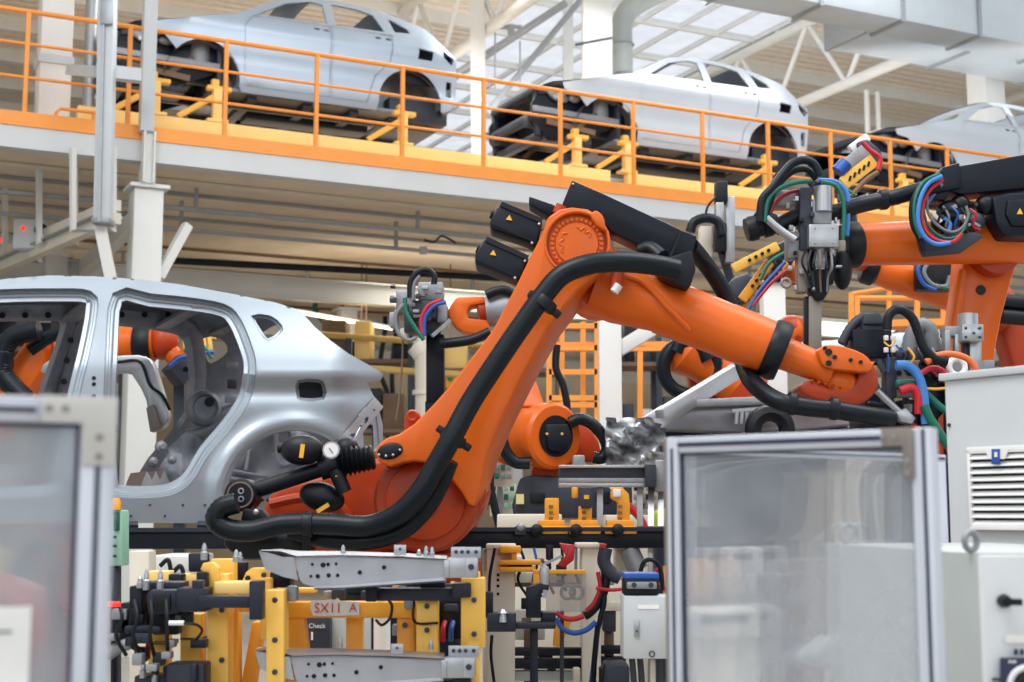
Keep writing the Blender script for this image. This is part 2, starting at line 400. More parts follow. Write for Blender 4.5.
for x, lb in ((872, 'thin vertical white hanger rod left of its twin, between the raised cars at right'), (883, 'thin vertical white hanger rod right of its twin, between the raised cars at right'), (967, 'single thin vertical pipe left of the far right white column')):
    tag(MB().cyl(M(T(x, 6), 6, 5.8), M(T(x, 6), 6, 10.1), .055).build('vertical_pipe', WHT), lb, 'pipe')
lc = thing('roof_column', 'white square column behind the orange railing at the left edge', 'column', M(T(52, 1.0), 1.0, 5.8))
tt = T(53, 1.0)
MB().bar(M(tt, 1.0, 5.73), M(tt, 1.0, 12), .36, .36, ED).build('shaft', WHT, lc, bev=.02)
MB().bar(M(tt, 1.0, 6.75), M(tt, 1.0, 6.85), .4, .4, ED).build('band', GRY, lc)
tag(MB().cyl(M(T(88, 1.6), 1.6, 5.8), M(T(88, 1.6), 1.6, 12), .07).build('vertical_pipe', STEEL), 'grey vertical pipe right of the left white column, behind the railing', 'pipe')

# ================================================================ raised deck
dk = thing('raised_deck', 'raised conveyor deck with white edge beam and tan underside, carrying four bare car bodies', 'platform', M(6, 0, 5.5))
DT0, DT1 = -9, 27
mb = MB(); mbox(mb, DT0, DT1, .05, 16, 5.62, 5.75); mb.build('deck_plate', TAN, dk)
mb = MB(); a, b = M(DT0, .08, 5.615), M(DT1, .08, 5.615); mb.ibeam(a, b, .18, .25, .02); mb.bar(M(DT0, -.012, 5.615), M(DT1, -.012, 5.615), .012, .25); mb.build('edge_beam', mat('edge_beam_pale_grey', C(206, 208, 208), .5, 0, .04, 2), dk)
mb = MB(); mbox(mb, DT0, DT1, -.02, .03, 5.745, 5.90); mb.build('toe_board', ORR, dk); mb = MB(); mbox(mb, DT0, DT1, -.035, -.02, 5.735, 5.765); mb.build('toe_flange', ORR, dk)
for n, z0, z1 in ((4.4, 4.72, 5.06), (8.8, 4.75, 5.15), (13, 5.1, 5.42)):
    MB().ibeam(M(DT0, n, (z0+z1)/2), M(DT1, n, (z0+z1)/2), .2, z1-z0, .02).build('girder', WHT, dk)

for n in (1.2, 1.9, 2.7, 3.4, 5.6, 6.4, 7.4, 9.8, 10.8, 11.9):
    MB().bar(M(DT0, n, 5.585), M(DT1, n, 5.60), .04, .04).build('joist', CRM if n in (1.2, 2.7, 6.4) else STEEL if n < 5 else BRN, dk)
for n, z, x0, x1, lb in ((1.5, 5.32, -8, 26, 'long grey conduit under the deck, nearest the edge beam'), (2.3, 5.22, -8, 26, 'long grey conduit under the deck, second from the edge beam'), (6.3, 5.2, -8, 20, 'long dark pipe deep under the deck, behind the white girder')):
    o = thing('conduit', lb, 'conduit', M(x0, n, z), 'conduits under the deck')
    MB().bar(M(x0, n, z), M(x1, n, z), .045, .05).build('channel', STEEL if n < 5 else BLKM, o)
    for t in range(int(x0)+1, int(x1), 3): MB().bar(M(t, n, z), M(t, n, 5.6), .03, .05, ED).build('hanger', STEEL, o)
# railing
rl = thing('deck_railing', 'orange tubular railing along the edge of the raised deck', 'railing', M(6, 0, 5.9))
t0, t1 = T(27, 0), T(1004, 0); sp = (t1-t0)/13
for i in range(-3, 15):
    MB().bar(M(t0+sp*i, .03, 5.75), M(t0+sp*i, .03, 7.05), .05, .05, ED).build('post', ORR, rl, bev=.008)
for z, r in ((7.05, .028), (6.68, .018), (6.30, .018)):
    MB().cyl(M(t0-3*sp, .03, z), M(t0+14.5*sp, .03, z), r, n=10).build('rail', ORR, rl)
# skid conveyor rails on the deck
for n, lb in ((.75, 'long cream yellow conveyor rail on the deck, just behind the railing'), (2.35, 'long cream yellow conveyor rail on the deck, far one under the raised cars')):
    o = thing('conveyor_rail', lb, 'conveyor', M(4, n, 5.75), 'conveyor rails')
    mb = MB(); mbox(mb, T(78, n), T(608, n), n-.07, n+.07, 5.75, 6.25); mbox(mb, T(650, n)-.4, 24, n-.07, n+.07, 5.75, 6.25); mb.build('rail_beam', YCR, o, bev=.01)
    mb = MB(); mbox(mb, DT0, T(78, n)-.2, n-.07, n+.07, 5.75, 5.98); mb.build('rail_beam', YCR, o, bev=.01)
o = thing('low_guard_rail', 'low orange guard rail at the end of the conveyor, left of the bluish raised car', 'railing', M(T(60, .4), .4, 5.75))
MB().tube([M(T(58, .4), .4, 5.75), M(T(58, .4), .4, 6.05), M(T(62, .4), .4, 6.1), M(T(110, .4), .4, 6.1)], .02, smooth=False).build('rail', ORR, o)
MB().cyl(M(T(95, .4), .4, 5.75), M(T(95, .4), .4, 6.1), .02).build('post', ORR, o)

# ================================================================ the raised car bodies
def hw(s, z):      # half width of the shell
    w = .90 - .05*max(0, .25-z)/.25
    if z > .84: w -= .28*((z-.84)/.56)**1.15
    w += .018*math.exp(-((z-.80)/.05)**2) - .03*math.exp(-((z-.36)/.14)**2)
    if s < .9: w -= .22*((.9-s)/.9)**2
    if s > 3.8: w -= .16*((s-3.8)/.7)**2
    return w
def arc(cx, cz, r, a0, a1, n): return [(cx+r*math.cos(math.radians(a0+(a1-a0)*i/n)), cz+r*math.sin(math.radians(a0+(a1-a0)*i/n))) for i in range(n+1)]
ROOF = [(1.45, .95), (1.68, 1.08), (1.95, 1.24), (2.15, 1.33), (2.5, 1.39), (2.9, 1.40), (3.3, 1.36), (3.65, 1.28), (3.95, 1.18)]
TAIL = [(3.95, 1.18), (4.1, 1.03), (4.26, .88), (4.33, .84), (4.36, .62), (4.35, .36), (4.28, .14), (4.16, .08)]
BODY_OUT = [(.42, .70), (.7, .76), (.95, .82), (1.2, .89)] + ROOF + TAIL[1:] + arc(3.70, .14, .43, -5, 185, 16) + [(3.25, .0), (1.54, .0)] + arc(1.08, .14, .43, -10, 140, 14) + [(.60, .58), (.44, .62)]
WF = [(1.72, .99), (2.60, 1.01), (2.58, 1.31), (2.42, 1.32), (2.1, 1.23)]
WR = [(2.71, 1.01), (3.36, 1.03), (3.24, 1.27), (3.05, 1.32), (2.70, 1.335)]
WQ = [(3.50, 1.05), (3.72, 1.07), (3.68, 1.13), (3.48, 1.24), (3.44, 1.24)]
DF = [(1.57, .08), (2.635, .08), (2.635, .985), (1.66, .965), (1.55, .82)]
DR = [(2.655, .08), (3.12, .08), (3.22, .42), (3.42, .64), (3.46, .99), (2.655, .99)]
def suv(mbody, lbl):
    r = thing('car_body', lbl, 'car body', (0, 0, 0), 'bare car bodies on the raised deck'); ORG[r.name] = V((0, 0, 0))
    FUEL = [(3.78, .72), (3.98, .72), (4.0, .84), (3.80, .86)]; LAMP = [(4.14, .80), (4.28, .72), (4.32, .80), (4.16, .92)]; VENT = [(4.2, .30), (4.28, .30), (4.28, .50), (4.2, .50)]
    HH = [[(s, z), (s+.07, z), (s+.07, z+.03), (s, z+.03)] for s, z in ((2.42, .90), (2.54, .90), (3.22, .91), (3.36, .91))]
    for sd in (-1, 1):
        f = lambda s, z, sd=sd: V((s, sd*hw(s, z), z))
        df2, dr2 = inset(DF, -.008), inset(DR, -.008)
        m = panel(BODY_OUT, [WF, WR, WQ, DF if False else inset(DF, .0), DR, FUEL, LAMP, VENT], .07, f); m.build('side_panel', mbody, r, ang=50, solid=.02)
        for nm, q, hs in (('front_door', inset(DF, .008), HH[:2]), ('rear_door', inset(DR, .008), HH[2:])):
            hs = [h for h in hs if inpoly(h[0][0], h[0][1], q)]
            d = panel(q, hs, .07, lambda s, z, sd=sd: V((s, sd*(hw(s, z)-.004), z))).build(nm, mbody, r, ang=50, solid=.015)
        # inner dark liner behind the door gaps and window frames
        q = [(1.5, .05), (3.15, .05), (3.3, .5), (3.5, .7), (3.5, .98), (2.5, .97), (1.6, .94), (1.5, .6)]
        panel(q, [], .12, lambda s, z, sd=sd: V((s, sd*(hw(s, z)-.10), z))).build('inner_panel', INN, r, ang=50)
        for cx, cz, rr in ((1.08, .14, .44), (3.70, .14, .44)):
            wh = MB(); rows = []
            for i in range(15):
                an = PI*i/14; x = cx+rr*math.cos(an); z = cz+rr*math.sin(an); rows.append([V((x, sd*.80, z)), V((x, sd*.45, z))])
            wh.sheet(rows); wh.prism([V((cx+rr*math.cos(PI*i/14), sd*.46, cz+rr*math.sin(PI*i/14))) for i in range(15)], (0, -sd*.02, 0))
            wh.build('wheel_housing', INN, r)
    NR = 9
    def loft(prof, m, nm, drop=0.0):
        rows = []
        for s, z in prof:
            w = hw(s, z)-.0; rows.append([V((s+ (.12*(1-(y)**2) if nm == 'tailgate' else -.10*(1-y*y) if nm == 'windscreen_header' else 0), y*w, z+.045*(1-y*y))) for y in [(-1+2*k/(NR-1)) for k in range(NR)]])
        return MB().sheet(rows).build(nm, m, r, ang=50, solid=.02)
    loft(ROOF[3:5], mbody, 'roof'); loft(ROOF[6:], mbody, 'roof')
    for sd in (-1, 1):
        MB().sheet([[V((s_, sd*hw(s_, z_)*y, z_+.045*(1-y*y))) for y in (1, .9, .78)] for s_, z_ in ROOF[4:7]]).build('roof_rail', mbody, r, ang=50, solid=.02)
    loft([(.10, .62), (.3, .70), (.62, .74), (.9, .80), (1.2, .89), (1.43, .94)], mbody, 'bonnet')
    loft([TAIL[0], (4.0, 1.13)], mbody, 'rear_header'); loft(TAIL[2:], mbody, 'tailgate')
    # underbody and front end
    MB().box((2.45, 0, .03), (2.5, 1.6, .06)).build('floor_pan', INN, r, bev=.02)
    u = MB(); u.box((3.9, 0, .12), (.8, 1.3, .28)); u.bar((1.2, -.42, -.03), (4.2, -.42, -.03), .1, .1); u.bar((1.2, .42, -.03), (4.2, .42, -.03), .1, .1); u.box((2.6, 0, -.05), (1.6, .3, .1))
    for s in (1.7, 2.4, 3.0): u.box((s, 0, -.03), (.12, 1.5, .08))
    u.build('underbody_frame', DKG, r, bev=.01)
    e = MB(); e.bar((.05, -.5, .22), (1.3, -.46, .22), .1, .14); e.bar((.05, .5, .22), (1.3, .46, .22), .1, .14)
    e.bar((.12, -.68, .28), (.12, .68, .28), .08, .12); e.bar((.12, -.62, .62), (.12, .62, .62), .08, .08); e.bar((.2, -.6, .02), (.2, .6, .02), .1, .1)
    for sd in (-1, 1):
        e.bar((.16, sd*.62, .02), (.14, sd*.62, .62), .07, .07); e.bar((.15, sd*.64, .60), (1.35, sd*.72, .80), .08, .09)
        e.bar((.3, sd*.55, .05), (.9, sd*.7, -.04), .1, .07); e.box((1.3, sd*.4, .35), (.06, .7, .6))
    for sd in (-1, 1):
        MB().prism([V((s_, sd*.66, z_)) for s_, z_ in ((.08, .20), (.06, .42), (.16, .60), (.5, .68), (.95, .74), (1.4, .80), (1.45, .3), (1.1, .16), (.7, -.02), (.3, -.04))], (0, -sd*.05, 0)).build('inner_fender', BLKM, r, bev=.01)
        MB().ell((.42, sd*.70, .56), (.16, .04, .08), Matrix.Rotation(.3, 3, 'Y')).build('lamp_housing', SILM, r); MB().bar((.25, sd*.70, .2), (.95, sd*.72, .12), .04, .07).build('brace', BRN, r)
        MB().box((3.95, sd*.74, .68), (.7, .02, .5)).build('opening_shade_plate', BLKM, r, bev=.005)  # dark plate added so the fuel, lamp and vent openings look shaded
    e.build('front_frame', DKG, r, bev=.008)
    for sd in (-1, 1):
        st = MB(); st.lathe((1.08, sd*.56, .35), (0, 0, 1), [(0, .16), (.2, .15), (.34, .10), (.36, .02)]); st.ell((.66, sd*.70, .55), (.09, .05, .06))
        st.build('strut_tower', SILM, r); MB().bar((.34, sd*.71, .52), (.66, sd*.73, .66), .05, .05).build('lamp_carrier', SIL, r)
    MB().box((.72, 0, .30), (.7, .8, .34)).build('engine_bay_block', BLKM, r, bev=.06)
    for sd in (-1, 1): MB().bar((.05, sd*.72, .34), (1.3, sd*.74, .30), .05, .08).build('side_rail', SILM, r, bev=.01); MB().bar((.5, sd*.6, .0), (1.0, sd*.66, .4), .08, .06).build('suspension_strut', BRN, r)
    return r
car = suv(BIWB, 'bluish grey bare car body on yellow stands, leftmost on the raised deck')
car.location = M(T(112, 1.0, 7.4), 1.96, 6.78); car.rotation_euler.z = EA; car.scale = (1.05,)*3
car2 = copy_tree(car, 'pale silver bare car body in the middle of the raised deck', M(T(536, 1.0, 7.4), 1.98, 6.78), sc3=1.09)
for ch in kids(car2):
    if ch.data.materials[0] == BIWB:
        ch.data = ch.data.copy(); ch.data.materials[0] = BIWW
car3 = copy_tree(car2, 'pale bare car body on the raised deck, cut off by the right edge', M(T(872, 1.0, 7.4), 1.98, 6.78), sc3=1.16)
# stands under the cars
def stand(loc, lbl):
    r = thing('body_stand', lbl, 'support stand', (0, 0, 0), 'yellow stands under the raised cars'); ORG[r.name] = V((0, 0, 0))
    MB().box((0, 0, .02), (.26, .16, .04)).build('foot', YCR, r, bev=.008)
    MB().box((0, 0, .22), (.11, .11, .40)).build('post', YCR, r, bev=.01)
    MB().bar((-.02, 0, .34), (-.46, .04, .04), .06, .07).build('arm', YEL, r, bev=.008)
    MB().box((.02, 0, .43), (.30, .10, .06)).build('rest_pad', YEL, r, bev=.01); MB().box((-.03, 0, .49), (.09, .09, .10)).build('pad_pin', YEL, r, bev=.008)
    r.location = loc; r.rotation_euler.z = EA; return r
s0 = stand(M(T(225, .75)-.1, .75, 6.25), 'yellow support stand under the front wheel opening of the bluish raised car')
for x, dz, lb in ((157, 0, 'yellow support stand under the nose of the bluish raised car'), (404, 0, 'yellow support stand under the rear of the bluish raised car'),
              (578, 0, 'yellow support stand under the nose of the middle raised car'), (628, 0, 'yellow support stand under the front wheel opening of the middle raised car'),
              (768, 0, 'yellow support stand under the rear of the middle raised car'), (905, 0, 'yellow support stand under the raised car at the right edge')):
    copy_tree(s0, lb, M(T(x, .75)-.02, .75, 6.25))

# ================================================================ columns and hanging steelwork
cl = thing('deck_column', 'white square steel column holding the raised deck, with cap plate and side braces', 'column', P(143, 520, 14.9))
tc = T(143, .1, 4.0); y0 = .1
MB().bar(M(tc, y0, 0), M(tc, y0, 5.18), .33, .33, ED).build('shaft', WHT, cl, bev=.015)
MB().bar(M(tc, y0, 5.18), M(tc, y0, 5.22), .44, .44, ED).build('cap_plate', WHT, cl)
MB().ibeam(M(tc, y0, 5.22), M(tc, y0, 5.49), .16, .16, .02, ED).build('stub', WHT, cl)
MB().ibeam(M(T(148, -.12, 5.5), -.13, 5.22), M(T(148, -.12, 5.5), -.13, 5.80), .15, .13, .02, ED).build('stub', WHT, cl)
MB().bar(M(tc+.17, y0, 4.2), M(tc+.5, y0+.1, 4.85), .1, .1).build('brace', WHT, cl)
MB().bar(M(tc, y0, 4.95), M(tc, 4.4, 4.95), .14, .2).build('cross_arm', WHT, cl)
tag(MB().bar(M(T(148, -.12), -.12, 5.80), M(T(148, -.12), -.12, 12), .15, .15, ED).build('steel_post', GRY, bev=.01), 'slender grey post standing above the white deck column, in front of the railing', 'post')
for x, n, lb in ((50, 4.4, 'white deck column half hidden behind the foreground car roof at left'), (345, 7.5, 'cream deck column seen through the rear door opening of the foreground car')):
    t = T(x, n, 3); c = thing('deck_column', lb, 'column', M(t, n, 0))
    MB().bar(M(t, n, 0), M(t, n, 5.12), .30, .30, ED).build('shaft', WHT, c, bev=.015)
    MB().bar(M(t, n, 5.08), M(t, n, 5.12), .42, .42, ED).build('cap_plate', WHT, c)
hg = thing('hanging_guide_column', 'tall pale aluminium guide column hanging in front of the railing at left', 'column', P(104, 222, 14.5))
MB().bar(P(103, 222, 14.5), P(109, -40, 14.5), .17, .16).build('profile', GRY, hg, bev=.01)
MB().bar(P(99, 222, 14.39), P(105, -40, 14.39), .03, .02).build('groove', STEEL, hg)
MB().box(P(107, 8, 14.38), (.14, .03, .36)).build('gearbox_plate', STEEL, hg, bev=.01)
MB().bar(P(94, 222, 14.5), P(112, 222, 14.5), .22, .06).build('end_stop', SILM, hg, bev=.01)
MB().bar(P(112, 73, 14.6), P(141, 76, 14.7), .12, .14).build('tie_bar', GRY, hg)
MB().bar(P(70, 70, 15.3), P(98, 72, 14.6), .1, .12).build('tie_bar', GRY, hg)
MB().bar(P(100, 226, 14.6), P(112, 284, 14.6), .12, .1).build('strut', WHT, hg)
for i, (x, y, Y, s) in enumerate(((93, 148, 15.0, 1), (57, 160, 16.2, .9), (22, 172, 17.3, .85))):
    o = thing('conveyor_hanger', ['white U-shaped tube hanger around the pale guide column', 'white U-shaped tube hanger, middle of three at the left', 'white U-shaped tube hanger nearest the left edge'][i], 'hanger', P(x, y, Y), 'U-shaped conveyor hangers')
    hwid = 20*s; d = (83, 84, 90)[i]
    MB().tube([P(x-hwid, y, Y), P(x-hwid, y+d, Y), P(x+hwid, y+d, Y), P(x+hwid, y, Y)], .042, 4, smooth=False).build('hoop', WHT, o)
cv = thing('overhead_conveyor', 'sloping white overhead conveyor channel passing through the hangers at left', 'conveyor', P(60, 240, 16.3))
for dy, Y in ((0, 0), (13, -.1)):
    MB().bar(P(116, 205+dy, 15.0+Y), P(-30, 268+dy, 18.4+Y), .12, .12).build('side_channel', CRM, cv)
MB().bar(P(110, 216, 15.1), P(-30, 277, 18.4), .3, .02).build('tray', STEEL, cv)
bx = thing('signal_box', 'grey control box with red light above the left overhead conveyor', 'control box', P(30, 240, 16.6))
MB().box(P(32, 236, 16.6), (.36, .3, .36)).build('case', GRY, bx, bev=.02)
MB().ell(P(23, 228, 16.43), (.022, .02, .028)).build('red_light', REDI, bx); MB().cyl(P(41, 230, 16.45), P(41, 230, 16.38), .08).build('dark_lens', BLK, bx)
bx = thing('signal_box', 'small grey control box with red light cut by the left edge', 'control box', P(5, 252, 18.4))
MB().box(P(4, 250, 18.4), (.26, .3, .4)).build('case', GRY, bx, bev=.02); MB().ell(P(1, 240, 18.22), (.022, .02, .028)).build('red_light', REDI, bx)
# clutter hung under the deck
o = thing('junction_box', 'small grey junction box with drooping black cable under the deck', 'junction box', M(T(424, 1.6), 1.6, 5.1))
MB().box(M(T(424, 1.6), 1.6, 5.08), (.1, .08, .1)).build('case', STEEL, o, bev=.005); MB().tube([P(424, 240, 17.6), P(434, 242, 17.6), P(442, 236, 17.6), P(456, 243, 17.6)], .015).build('cable', BLK, o)
o = thing('strip_light', 'long warm strip light in the background below the deck, behind the grey gripper', 'light fitting', P(330, 327, 24))
WL = mat('warm_lamp', (1, .82, .55), .5, emit=3.0); WT = mat('warm_timber_yellow', C(206, 172, 96), .6)
MB().bar(P(225, 300, 22), P(392, 329, 23.5), .05, .03).build('tube_lamp', WL, o); MB().bar(P(225, 299, 22.04), P(392, 328, 23.54), .12, .05).build('housing', WHT, o)
for k, (a, b, r, m, lb) in enumerate(((P(300, 333, 21), P(560, 352, 21), .05, WT, 'pale yellow overhead pipe behind the grey gripper'), (P(330, 366, 20), P(480, 376, 20), .05, WT, 'lower pale yellow pipe behind the robot link arm'), (P(160, 260, 19), P(500, 278, 21), .05, BLKM, 'dark horizontal pipe below the white girder'))):
    tag(MB().cyl(a, b, r).build('overhead_pipe', m), lb, 'pipe', 'background pipes')
o = thing('vent_stack', 'cream bent pipe duct standing behind the robot link arm', 'duct', P(430, 440, 18))
MB().tube([P(418, 344, 18), P(424, 352, 18), P(428, 372, 18), P(428, 700, 18)], .17, 18).build('pipe', CRM, o)
MB().lathe(P(427, 395, 18), (0, 0, 1), [(0, .19), (.06, .19)], 20).build('flange', CRM, o)

for x, y0, lb in ((609, 285, 'white steel column with diagonal brace, right of the orange ladder cage'), (772, 284, 'white steel column right of the main robot forearm, above the collar')):
    c = thing('steel_column', lb, 'column', P(x, 513, 11.8)); p = P(x, y0, 11.8)
    MB().bar((p.x, p.y, 0), p, .19, .19).build('shaft', WHT, c, bev=.01); MB().bar(p, p+V((0, 0, .03)), .28, .28).build('cap_plate', WHT, c)
    if x == 609: MB().bar(P(618, 350, 11.8), P(654, 328, 11.8), .12, .12).build('brace', WHT, c, bev=.01)
# ================================================================ the foreground car body
K = .489; Y0 = 9.0
NV = EN
def offc(x, y):        # how far the skin leans in from its outermost plane
    d = 0.0
    if y < 372: d += .30*((372-y)/90)**1.35
    sx = min(1, max(0, (x-215)/40)); sx = sx*sx*(3-2*sx)
    d += .03*math.exp(-((y-392)/9)**2)*sx + .02*max(0, (y-480)/40)
    if x > 325: d += .22*((x-325)/57)**2
    d += (.022/(1+math.exp(-(y-377)/1.6)) - .018/(1+math.exp(-(y-372)/1.6)))*sx

    r = math.hypot(x-295, y-500); d -= .035*math.exp(-((r-78)/8)**2)
    return d
def PC(x, y, d=0.0): return P(x, y, Y0 + (offc(x, y)+d)*1.113, K)
CO = [(-215, 420), (-192, 395), (-150, 352), (-110, 320), (-60, 293), (-25, 284), (10, 279), (50, 276), (94, 277), (140, 280), (180, 285), (230, 294), (275, 303), (297, 310), (306, 318), (314, 327), (330, 341), (348, 354), (366, 364), (383, 374), (380, 380), (366, 382), (371, 392), (378, 408), (382, 425), (382, 448), (372, 452), (367, 478)]
CO += [(295+72*math.cos(a), 500-73*math.sin(a)) for a in [math.radians(10+ (172-10)*i/14) for i in range(15)]]
CO += [(222, 498), (217, 510), (216, 523), (114, 523), (-215, 523)]
H_F = smooth2([(88, 298), (91, 312), (84, 350), (73, 395), (58, 470), (40, 491), (-120, 491), (-150, 470), (-165, 405), (-130, 352), (-92, 322), (-45, 301), (0, 297), (60, 296)])
H_R = smooth2([(118, 298), (150, 301), (190, 305), (222, 311), (234, 322), (243, 342), (249, 362), (248, 380), (243, 399), (226, 425), (204, 451), (190, 474), (178, 485), (160, 491), (120, 491), (112, 480), (109, 430), (112, 350)])
H_Q = smooth2([(251, 316), (270, 316), (282, 326), (281, 334), (268, 342), (259, 333)], 2)
H_FU = smooth2([(297, 380), (318, 379), (325, 385), (324, 400), (300, 401), (296, 394)], 2)
H_L = [(362, 423), (372, 425), (373, 448), (363, 446)]
fc = thing('car_body', 'large bare silver car body with open door frames, nearest, behind the main orange robot', 'car body', P(100, 523, Y0, K))
p_ = panel(CO, [inset(H_F, -7), inset(H_R, -7), H_Q, H_FU, H_L], 4, PC); side = p_.build('side_panel', BIW, fc, ang=55, solid=.012)
# pressed flanges round the openings
def flange(loop, ins, d0, d1, m, nm):
    a = loop; b = inset(loop, ins*.35); c2 = inset(loop, ins); e = inset(loop, ins)
    rows = [[PC(x, y, .012) for x, y in inset(a, -2)], [PC(x, y, .012) for x, y in inset(a, .6)], [PC(x, y, d0) for x, y in b], [PC(x, y, d0) for x, y in c2], [PC(x, y, d1) for x, y in e]]
    rows = [r + [r[0]] for r in rows]
    return MB().sheet(rows).build(nm, m, fc, ang=50, solid=.006)
for lp in (H_F, H_R):
    a = dens(lp, 6); rows = []
    for i, d in ((-9, .024), (-6.4, .024), (-5.9, .034), (-3.6, .036), (-2.9, .052), (-1.1, .054), (0, .060), (1.2, .075), (5, .080), (5.6, .12)):
        r_ = [PC(x, y, d) for x, y in inset(a, i)]; rows.append(r_ + [r_[0]])
    MB().sheet(rows).build('door_frame', BIW, fc, ang=28, solid=.005)
flange(H_Q, 3, .03, .06, BIW, 'window_flange'); flange(H_FU, 3, .03, .06, INN, 'filler_recess')
MB().prism([P(x, y, Y0+.22, K) for x, y in ((288, 372), (334, 372), (334, 410), (288, 410))], NV*.02).build('filler_shade_plate', DKG, fc)  # dark plate added to stand for the shade inside the filler opening
# wheel arch lip and joints
al = [(295+73*math.cos(a), 500-74*math.sin(a)) for a in [math.radians(4+170*i/24) for i in range(25)]]
MB().sheet([[PC(x, y, -.008) for x, y in al], [PC(295+(x-295)*.95, 500+(y-500)*.95, .0) for x, y in al], [PC(295+(x-295)*.94, 500+(y-500)*.94, .06) for x, y in al]]).build('wheel_arch_lip', BIW, fc, solid=.006)
pts = [(335, 449), (375, 398), (383, 408), (343, 462)]
panel([(333, 446), (374, 397), (383, 407), (342, 458)], [[(348, 437), (351, 433), (354, 436), (351, 440)], [(362, 420), (365, 417), (368, 420), (365, 424)]], 4, lambda x, y: PC(x, y, -.02)).build('lamp_bracket', RAILM, fc, solid=.008)
MB().tube([PC(x, y, -.012) for x, y in ((352, 462), (354, 440), (366, 414), (376, 412), (379, 446), (370, 456), (356, 462))], .007, 6, smooth=False).build('lamp_recess_rim', SIL, fc)
bh = MB()
for i in range(6):
    x = 341+i*6.6; y = 450-i*8; bh.lathe(PC(x, y, -.03), NV, [(0, .008), (.03, .008)], 8)
bh.build('bracket_bolt', DKG, fc)
wl = MB()
for x, y in [(120, 505), (150, 505), (183, 505), (205, 505), (131, 516), (165, 516)]: wl.lathe(PC(x, y, -.012), NV, [(0, .007), (.01, .007)], 8)
wl.build('sill_plug', DKG, fc)
for x, y in ((94, 378), (94, 384), (94, 396)): MB().lathe(PC(x, y, -.012), NV, [(0, .011), (.012, .011)], 10).build('hinge_hole', BLK, fc)
# the other side, roof, floor
def PF(x, y, d=0.0): return PC(x, y, 0) + NV*(1.52-2*offc(x, y)*1.0 - d)
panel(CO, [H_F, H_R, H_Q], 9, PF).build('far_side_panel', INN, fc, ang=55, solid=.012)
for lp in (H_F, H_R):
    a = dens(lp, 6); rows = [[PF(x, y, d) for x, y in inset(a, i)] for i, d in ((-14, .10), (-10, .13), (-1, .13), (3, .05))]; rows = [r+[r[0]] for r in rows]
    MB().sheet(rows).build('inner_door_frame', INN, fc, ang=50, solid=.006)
hol = MB()
for x, y in [(100, y) for y in (320, 340, 362, 380, 400)] + [(x, 296) for x in (20, 45, 70, 150, 175, 200)] + [(235, 350), (246, 420), (232, 440)]:
    hol.lathe(PF(x, y, .16), -NV, [(0, .02), (.01, .02)], 10)
hol.build('pressing_hole', BLK, fc)
roofline = [p for p in CO if p[1] < 330 and -70 < p[0] < 310]
rows = []
for x, y in roofline:
    a = PC(x, y, .012)+V((0, 0, -.012)); b = PF(x, y, .012)+V((0, 0, -.012)); rows.append([a.lerp(b, k/8) + V((0, 0, .05*(1-(k/4-1)**2))) for k in range(9)])
MB().sheet(rows).build('roof', BIW, fc, ang=60, solid=.012)
rows = []
for x, y in [(300, 312), (306, 318), (314, 327), (330, 341), (348, 354), (366, 364), (383, 374)]:
    a = PC(x, y); b = PF(x, y); rows.append([a.lerp(b, k/8) for k in (0, .35)] )
MB().sheet(rows).build('rear_pillar_return', BIW, fc, solid=.01)
for x in (-20, 95, 200, 262):
    y = 300 + (x > 150)*6 + (x > 240)*6
    MB().bar(PC(x, y, .06), PF(x, y, .06), .10, .03).build('roof_bow', INN, fc, bev=.006)
f1 = [PC(-215, 512, .05), PC(215, 512, .05), PF(215, 512, .05), PF(-215, 512, .05)]
MB().prism(f1, (0, 0, .03)).build('floor_pan', INN, fc)
MB().bar(PC(-215, 505, .20), PC(212, 505, .20), .12, .08).build('inner_sill', INN, fc, bev=.02)
for x in (-40, 110, 190): MB().bar(PC(x, 498, .15), PF(x, 498, .15), .14, .10).build('floor_cross_member', SILM, fc, bev=.02)
rf = [PC(222, 498, .10), PC(368, 470, .12), PF(368, 470, .12), PF(222, 498, .10)]
MB().prism(rf, (0, 0, .04)).build('boot_floor', INN, fc)
# inner wheel housing, pressed ribs, damper tower, bracing seen through openings
HS = mat('primed_inner_panel', C(176, 180, 188), .38, .55, .12, 9, .08, 30)
panel([(214, 508)]+[(290+86*math.cos(math.radians(180-175*i/12)), 505-88*math.sin(math.radians(180-175*i/12))) for i in range(13)]+[(378, 508)], [], 9, lambda x, y: P(x, y, Y0+.50+.05*math.sin(x*.11)*math.cos(y*.09), K)).build('wheel_housing', HS, fc, ang=50, solid=.01)
for pts in ([(226, 470), (285, 478), (350, 470)], [(228, 478), (290, 487), (350, 480)], [(250, 445), (246, 470)], [(276, 432), (278, 462), (290, 462), (290, 432), (276, 432)]):
    MB().tube([P(x, y, Y0+.44, K) for x, y in pts], .014, 6, per=4).build('pressed_rib', HS, fc)
MB().tube([P(x, y, Y0+1.1, K) for x, y in ((186, 436), (200, 433), (212, 426), (222, 415), (236, 409))], .045, 12).build('bent_inner_tube', INN, fc)
e = MB().lathe(P(203, 408, Y0+1.05, K), -NV, [(0, .12), (.05, .11), (.07, .085), (.05, .07)], 24); e.build('inner_pressing', INN, fc)
MB().lathe(P(209, 402, Y0+.98, K), -NV, [(0, .03), (.02, .03)], 14).build('pressing_hole', BLK, fc)
ct = panel([(150, 492), (168, 448), (186, 432), (205, 440), (228, 428), (243, 405), (250, 380), (262, 420), (262, 500), (150, 500)], [smooth2([(196, 458), (206, 456), (207, 468), (197, 470)], 2)], 7, lambda x, y: P(x, y, Y0+.75+.05*math.sin(x*.2)+.04*math.sin(y*.17), K)); ct.build('rear_quarter_inner', HS, fc, ang=40, solid=.01)
